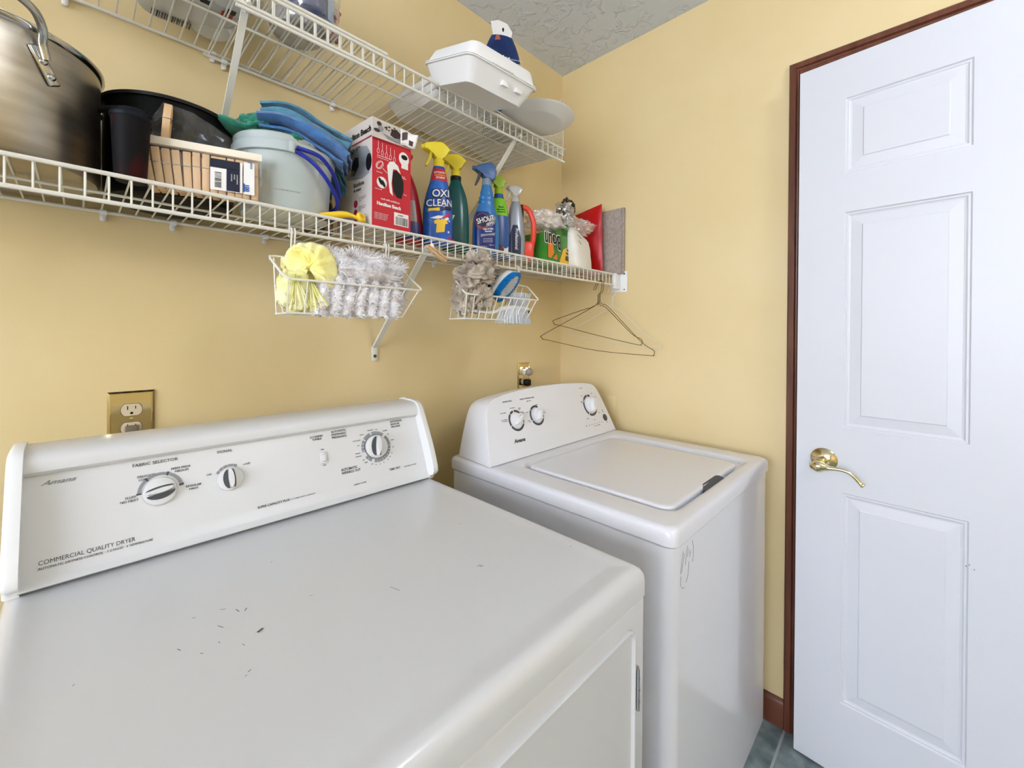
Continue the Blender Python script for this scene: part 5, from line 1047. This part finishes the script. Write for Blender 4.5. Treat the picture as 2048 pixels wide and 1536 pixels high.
# ------------------------------------------------------------------ wire hangers
def hanger(label, m, hook, eL, eR, drop, bow=0.004):
    hk = V(hook); L = V(eL); R = V(eR); d_ = (R-L); d_.z = 0; d_.normalize(); up = V((0, 0, 1))
    s = thing('wire_hanger', label, 'coat hanger', hook, world=True)
    nb = hk+up*-drop
    g = MB()
    pts = [nb+d_*0.003, nb+up*-0.010+d_*0.012, nb+up*-0.022+d_*0.035, R.lerp(nb, 0.25)+up*-0.004, R+up*0.012-d_*0.006, R+up*0.0, R-up*0.008-d_*0.004, R-up*0.010-d_*0.02, R.lerp(L, 0.5)-up*(0.012+bow), L-up*0.010+d_*0.02, L-up*0.008+d_*0.004, L, L+up*0.012+d_*0.006, L.lerp(nb, 0.75)-up*0.002, nb+up*-0.022-d_*0.035, nb+up*-0.010-d_*0.012, nb-d_*0.003]
    g.tube(sm(pts, 5), 0.00125, 6); g.build('wire_frame', m, s, 60)
    g = MB(); tw = []
    for i in range(40):
        t_ = i/39; a = t_*5*2*PI; tw.append(nb+up*(drop*0.42*t_)+V((math.cos(a), math.sin(a), 0))*0.0018)
    g.tube(tw, 0.0012, 5); g.tube([nb+up*-0.012, nb+up*drop*0.42], 0.0011, 5)
    # hook over the lower front rail
    yr, zr = -0.3035, ZL-0.047; ho = [nb+up*drop*0.42, V((hk.x, hk.y-0.012, zr-0.035)), V((hk.x, yr-0.0125, zr-0.012)), V((hk.x, yr-0.0125, zr+0.004)), V((hk.x, yr-0.006, zr+0.0055)), V((hk.x, yr+0.004, zr+0.0055)), V((hk.x, yr+0.014, zr-0.006)), V((hk.x, yr+0.026, zr-0.028))]
    g.tube(sm(ho, 5), 0.00125, 6); g.build('hook', m, s, 60)
    return s
mhg = mat('bronze_wire', s2l(84, 66, 34), 0.35, 0.6)
hanger('larger brown wire hanger with the lowest bottom bar, hooked on the lower shelf', mhg, (-0.140, -0.300, 1.448), (-0.262, -0.108, 1.232), (-0.020, -0.470, 1.176), 0.075, 0.010)
hanger('smaller brown wire hanger with the higher bottom bar, hooked on the lower shelf', mhg, (-0.152, -0.300, 1.448), (-0.226, -0.139, 1.292), (-0.072, -0.446, 1.218), 0.080, 0.0)
hanger('thin white wire hanger hanging beside the right wall', 'wirewhite', (-0.045, -0.300, 1.448), (-0.085, -0.115, 1.250), (-0.022, -0.500, 1.205), 0.085, 0.0)

# ------------------------------------------------------------------ outlets
def outlet(label, x, zt, w, h, top_open=True):
    s = thing('power_outlet', label, 'outlet', (x, 0, zt-h/2), world=True)
    T0 = fr((x, -0.0005, zt-h/2), (1, 0, 0), (0, 0, 1))
    def rc(a, z): return [V((-w/2+a, -h/2+a, z)), V((w/2-a, -h/2+a, z)), V((w/2-a, h/2-a, z)), V((-w/2+a, h/2-a, z))]
    g = MB(T0); g.loft([rc(0, 0), rc(0, 0.0025), rc(0.004, 0.0055), rc(0.0055, 0.0058), rc(0.006, 0.0050)]); g.build('cover_plate', 'brass', s, 20)
    for zc in (0.0195, -0.0195):
        pl = [(0.017*math.cos(a), 0.0165*math.sin(a)) for a in [2*PI*k/40 for k in range(40)]]; pl = [(px_, max(-0.0125, min(0.0125, py_))) for px_, py_ in pl]
        g = MB(T0 @ tr(0, zc, 0)); g.prism([(a*1.06, b_*1.06) for a, b_ in pl], 0.004, 0.0053); r_ = g.build('socket_recess', 'darkgrey', s, 0)
        g = MB(T0 @ tr(0, zc, 0)); g.prism(pl, 0.004, 0.0075, bev=0.0006, seg=1); r_ = g.build('receptacle', 'ivory', s, 40)
        g = MB(T0 @ tr(0, zc, 0)); g.box((-0.0073, 0.0005, 0.007), (-0.0055, 0.0085, 0.0077)); g.box((0.0055, 0.0015, 0.007), (0.007, 0.0080, 0.0077)); g.lathe([(0.0026, 0.007), (0.0026, 0.0077), (0, 0.0077)], (0, -0.0068, 0), 14); g.build('slots', 'black', r_, 0)
    g = MB(T0); g.lathe([(0.0036, 0.0050), (0.0034, 0.0066), (0.0015, 0.0072), (0, 0.0072)], seg=18); g.build('screw', 'brass', s, 40)
    return s, T0
o1, T0 = outlet('polished brass outlet plate with ivory sockets on the back wall above the dryer', -1.4925, 1.1195, 0.076, 0.118)
g = MB(T0 @ tr(0, -0.0215, 0)); g.box((-0.011, -0.014, 0.0074), (0.011, 0.0085, 0.020), 0.003, 2); tag(g.build('power_plug', mat('taupe_plug', s2l(120, 108, 86), 0.5), None, 40), 'taupe plug pushed in the lower socket behind the dryer console', 'plug')
o2, T0 = outlet('narrow looking brass outlet plate on the back wall above the washer', -0.2565, 1.124, 0.073, 0.118)
NL = thing('night_light', 'small round grey plug-in night light glowing on the outlet above the washer', 'night light', (-0.2565, -0.03, 1.10), world=True)
g = MB(T0 @ tr(0, 0.0195, 0)); g.box((-0.012, -0.010, 0.0077), (0.012, 0.010, 0.022), 0.003, 2); g.build('plug_base', 'white', NL)
mclr2 = mat('smoked_clear_globe', s2l(190, 180, 170), 0.15, trans=0.4, bump=(160, 0.5, 0.003))
g = MB(T0 @ tr(0, 0.0215, 0.032)); g.lathe([(0, -0.012), (0.009, -0.010), (0.0155, -0.003), (0.0165, 0.003), (0.0135, 0.010), (0.007, 0.014), (0, 0.015)], seg=30); g.build('globe', mclr2, NL, 50)
g = MB(T0 @ tr(0, 0.036, 0.020)); g.box((-0.004, -0.002, -0.002), (0.004, 0.002, 0.002), 0.001); g.build('lamp_led', mat('led_glow', (1, 0.97, 0.9), 0.5, emis=25), NL)
g = MB(T0 @ tr(0.002, -0.0215, 0)); g.box((-0.014, -0.016, 0.0078), (0.014, 0.012, 0.034), 0.006, 3); tag(g.build('power_plug', 'black', None, 40), 'bulky black plug in the lower socket above the washer', 'plug')
g = MB(); g.box((-0.0045, -0.292, 0.86), (-0.0004, -0.205, 0.985), 0.0012, 2); tag(g.build('blank_cover_plate', 'wall', None, 30), 'yellow painted blank cover plate on the right wall behind the washer console', 'cover plate')

# ------------------------------------------------------------------ things on the upper shelf
import itertools
def foamgrid(prof, size, T, name, parent, m='foam', r=0.03):
    g = MB(T)
    def sq(h_, z, rr_): return rrect(-h_, h_, -h_, h_, rr_, z, 5)
    g.loft([sq(h_, z, rr_) for h_, z, rr_ in prof]); return g.build(name, m, parent, 40)
FT = thing('foam_takeout_box', 'white foam hinged takeout box tilted over the front edge of the upper shelf', 'takeout box', (-0.832, -0.354, 1.876), -0.06)
FT.rotation_euler = (0.322, 0.012, -0.06)
foamgrid([(0.078, 0.002, 0.018), (0.084, 0.0, 0.02), (0.0875, 0.001, 0.02), (0.108, 0.048, 0.022), (0.113, 0.049, 0.024), (0.1135, 0.0515, 0.024), (0.107, 0.052, 0.022), (0.084, 0.003, 0.02)], 0, Matrix.Identity(4), 'base', FT)
foamgrid([(0.1135, 0.0525, 0.024), (0.1135, 0.055, 0.024), (0.108, 0.0565, 0.022), (0.098, 0.084, 0.022), (0.094, 0.087, 0.02), (0.030, 0.088, 0.01), (0.026, 0.086, 0.01)], 0, Matrix.Identity(4), 'lid', FT)
g = MB()
for x in (0.008, 0.052): g.box((x-0.011, -0.108, 0.022), (x+0.011, -0.09, 0.034), 0.003, 2)
g.box((-0.05, -0.116, 0.0535), (0.02, -0.10, 0.058), 0.002, 2); g.build('locking_tabs', 'foam', FT)
F2 = thing('foam_takeout_box', 'second foam takeout box lying flat further back on the upper shelf', 'takeout box', (-0.80, -0.135, DU), 0.12)
foamgrid([(0.085, 0.0, 0.02), (0.090, 0.001, 0.02), (0.108, 0.036, 0.022), (0.113, 0.037, 0.024), (0.113, 0.040, 0.024), (0.104, 0.040, 0.022), (0.085, 0.004, 0.02)], 0, Matrix.Identity(4), 'base', F2)
foamgrid([(0.113, 0.0405, 0.024), (0.113, 0.043, 0.024), (0.106, 0.045, 0.022), (0.098, 0.066, 0.022), (0.092, 0.068, 0.02)], 0, Matrix.Identity(4), 'lid', F2)
for k, (lab, zz, dx, dy) in enumerate((('white foam plate overhanging the right end of the upper shelf, lower of the pair', 0.0, 0, 0), ('white foam plate nested in the plate below it at the right end', 0.0045, 0.004, 0.003))):
    g = MB(tr(-0.552+dx, -0.322+dy, 1.9165+zz) @ Matrix.Rotation(0.02, 4, 'X')); g.lathe([(0, 0), (0.078, 0), (0.086, 0.003), (0.098, 0.011), (0.1185, 0.0155), (0.1205, 0.0170), (0.1185, 0.0178), (0.097, 0.0135), (0.084, 0.0045), (0.077, 0.0022), (0, 0.0022)], seg=72); tag(g.build('foam_plate', 'foam', None, 50), lab, 'plate')
# mesh crate
MC = thing('mesh_basket', 'white fine mesh wire basket at the right end of the upper shelf', 'mesh basket', (-0.56, -0.16, DU), world=True)
A_, B_, C_, D_ = V((-0.752, -0.088, 0)), V((-0.386, -0.006, 0)), V((-0.335, -0.262, 0)), V((-0.700, -0.292, 0))
z0 = DU+0.002
def mesh_panel(name, p00, p10, p11, p01, nu, nv):
    g = MB(); r = 0.0012
    for i in range(nu+1): t_ = i/nu; g.tube([p00.lerp(p10, t_), p01.lerp(p11, t_)], r, 4, cap=False)
    for j in range(nv+1): t_ = j/nv; g.tube([p00.lerp(p01, t_), p10.lerp(p11, t_)], r, 4, cap=False)
    return g.build(name, 'wirewhite', MC, 0)
def zv(p, z): return V((p.x, p.y, z))
mesh_panel('mesh_bottom', zv(A_, z0), zv(B_, z0), zv(C_, z0), zv(D_, z0), 44, 30)
mesh_panel('back_panel', zv(A_, z0), zv(B_, z0), zv(B_, z0+0.09), zv(A_, z0+0.09), 44, 10)
mesh_panel('left_panel', zv(A_, z0), zv(D_, z0), zv(D_, z0+0.014), zv(A_, z0+0.09), 26, 6)
mesh_panel('right_panel', zv(C_, z0), zv(B_, z0), zv(B_, z0+0.13), zv(C_, z0+0.205), 30, 20)
mesh_panel('front_panel', zv(D_, z0), zv(C_, z0), zv(C_, z0+0.014), zv(D_, z0+0.014), 44, 2)
g = MB(); g.tube([zv(D_, z0), zv(C_, z0), zv(B_, z0), zv(A_, z0)], 0.0024, 6, closed=True); g.tube([zv(A_, z0+0.09), zv(B_, z0+0.09), zv(B_, z0+0.13), zv(C_, z0+0.205), zv(C_, z0), zv(C_, z0+0.014), zv(D_, z0+0.014), zv(A_, z0+0.09)], 0.0022, 6); g.build('rim_wire', 'wirewhite', MC)
# blue pouch behind the foam box
mbp = mat('navy_foil', s2l(24, 52, 110), 0.3, mottle=(12, s2l(18, 38, 84), 0.45, 0.6), bump=(18, 0.4, 0.008))
BP = thing('clothespin_pouch', 'dark blue pouch reading pins with white hang tab, standing behind the takeout box', 'pouch', (-0.565, -0.175, DU+0.010), math.radians(-30))
g = MB()
def pouch(sg):
    def f(u, v):
        w_ = 0.066*(1-0.45*max(0, (v-0.74)/0.26)**1.6); x = (u-0.5)*2*w_; b_ = 0.030*(1-v*0.7)*math.sin(PI*u)**0.7 if 0 < u < 1 else 0
        return V((x, -sg*(b_+0.001*noise.noise(V((u*9, v*9, 2)))), 0.001+v*0.350))
    return f
g.grid(pouch(1), 20, 24); g.grid(pouch(-1), 20, 24); g.build('pouch_body', mbp, BP, 80)
g = MB(FZ.copy()); g.prism([(-0.030, 0.340), (0.030, 0.345), (0.036, 0.372), (0.018, 0.398), (-0.014, 0.405), (-0.040, 0.396)], -0.001, 0.001); g.build('hang_tab', 'whitepaper', BP, 0)
g = MB(FZ.copy()); g.prism(ell(0.003, 0.375, 0.0035, 0.007), -0.0016, 0.0016); g.build('hang_hole', 'black', BP, 0)
g = MB(); g.text('clothespins', fr((0.022, -0.0235, 0.258), (1, 0, 0), (0, 0, 1)), 0.017, 'RIGHT', bold=0.03, shear=0.1)
for i in range(5): g.text('wood pins 50 ct', fr((0.018, -0.0235, 0.262-i*0.014), (1, 0, 0), (0, 0, 1)), 0.005)
g.build('white_lettering', 'whitepaper', BP, 0)
g = MB(FZ.copy()); g.prism([(-0.028, 0.330), (-0.008, 0.334), (-0.012, 0.348), (-0.022, 0.348)], -0.010, -0.004); g.build('orange_print', mat('orange_brown_print', s2l(176, 96, 60), 0.4), BP, 0)
# plastic wrapped paper goods at the left, and the blue cup pack
wp = film('white_wrap', tint=(0.82, 0.82, 0.82), haze=0.75, gloss=0.10, scale=14, bump=0.8)
PT = thing('paper_goods_pack', 'white paper rolls in crinkled plastic wrap on the left part of the upper shelf', 'package', (-1.41, -0.15, DU3), world=True)
for cx_, cy_ in ((-1.455, -0.085), (-1.370, -0.085), (-1.455, -0.190), (-1.370, -0.190)):
    g = MB(); g.lathe([(0, 0.003), (0.036, 0.003), (0.040, 0.008), (0.040, 0.20), (0, 0.20)], (cx_, cy_, DU3), 24); g.build('paper_roll', 'foam', PT, 40)
g = MB(); g.blob((-1.413, -0.140, DU3+0.108), (0.118, 0.125, 0.125), 0.14, 2.6, 71, 5, flat=DU3+0.001); g.build('plastic_wrap', wp, PT, 80)
g = MB()
for i in range(16): g.box((-1.470+i*0.0042, -0.083, DU3-0.0012), (-1.470+i*0.0042+random.choice((0.0014, 0.0026)), -0.060, DU3-0.0004))
g.build('barcode', 'darkgrey', PT, 0)
g = MB(); g.box((-1.368, -0.178, DU3-0.0012), (-1.348, -0.158, DU3-0.0004)); g.build('red_mark', mat('brick_red_print', s2l(170, 60, 40), 0.4), PT, 0)
g = MB(); g.box((-1.362, -0.192, DU3-0.0012), (-1.346, -0.178, DU3-0.0004)); g.box((-1.405, -0.188, DU3-0.0012), (-1.390, -0.175, DU3-0.0004)); g.build('black_mark', 'black', PT, 0)
CP = thing('cup_pack', 'clear bag holding dark blue ribbed cups and a round clear tub on the upper shelf', 'package', (-1.235, -0.215, DU3), world=True)
g = MB(); n = 48
def ribr(r_, z): return [V((-1.225+r_*(1+0.03*(k % 2))*math.cos(2*PI*k/n), -0.235+r_*(1+0.03*(k % 2))*math.sin(2*PI*k/n), DU3+z)) for k in range(n)]
g.loft([ribr(0.040, 0.030), ribr(0.044, 0.032), ribr(0.048, 0.20), ribr(0.030, 0.205)]); g.build('blue_cups', mat('navy_cups', s2l(26, 54, 112), 0.3, bump=(90, 0.4, 0.003)), CP, 30)
g = MB(); g.lathe([(0, 0.0), (0.044, 0.0), (0.052, 0.004), (0.056, 0.016), (0.055, 0.030), (0.052, 0.031), (0.048, 0.006), (0, 0.004)], (-1.232, -0.205, DU3), 48); g.build('clear_tub', mat('frosted_clear_tub', s2l(205, 205, 205), 0.2, trans=0.6, alpha=0.75), CP, 40)
g = MB(); g.blob((-1.178, -0.235, DU3+0.045), (0.024, 0.026, 0.045), 0.4, 3, 77, 4, flat=DU3+0.001); g.build('beige_straws', mat('beige_print', s2l(206, 178, 160), 0.6, mottle=(60, s2l(130, 80, 66), 0.5, 0.6)), CP, 80)
g = MB(); g.loft([[V((-1.190+a, -0.268+b_, DU3+z)) for a, b_ in ((0, 0), (0.016, 0.006), (0.016, 0.008), (0, 0.002))] for z in (0.03, 0.2)]); g.build('silver_strip', mat('silver_foil', s2l(176, 196, 216), 0.25, 0.6), CP, 0)
g = MB(); g.blob((-1.228, -0.205, DU3+0.11), (0.092, 0.092, 0.125), 0.22, 2.2, 79, 5, flat=DU3+0.001); g.build('clear_bag', film('pack_film', haze=0.07, gloss=0.12, scale=16), CP, 80)
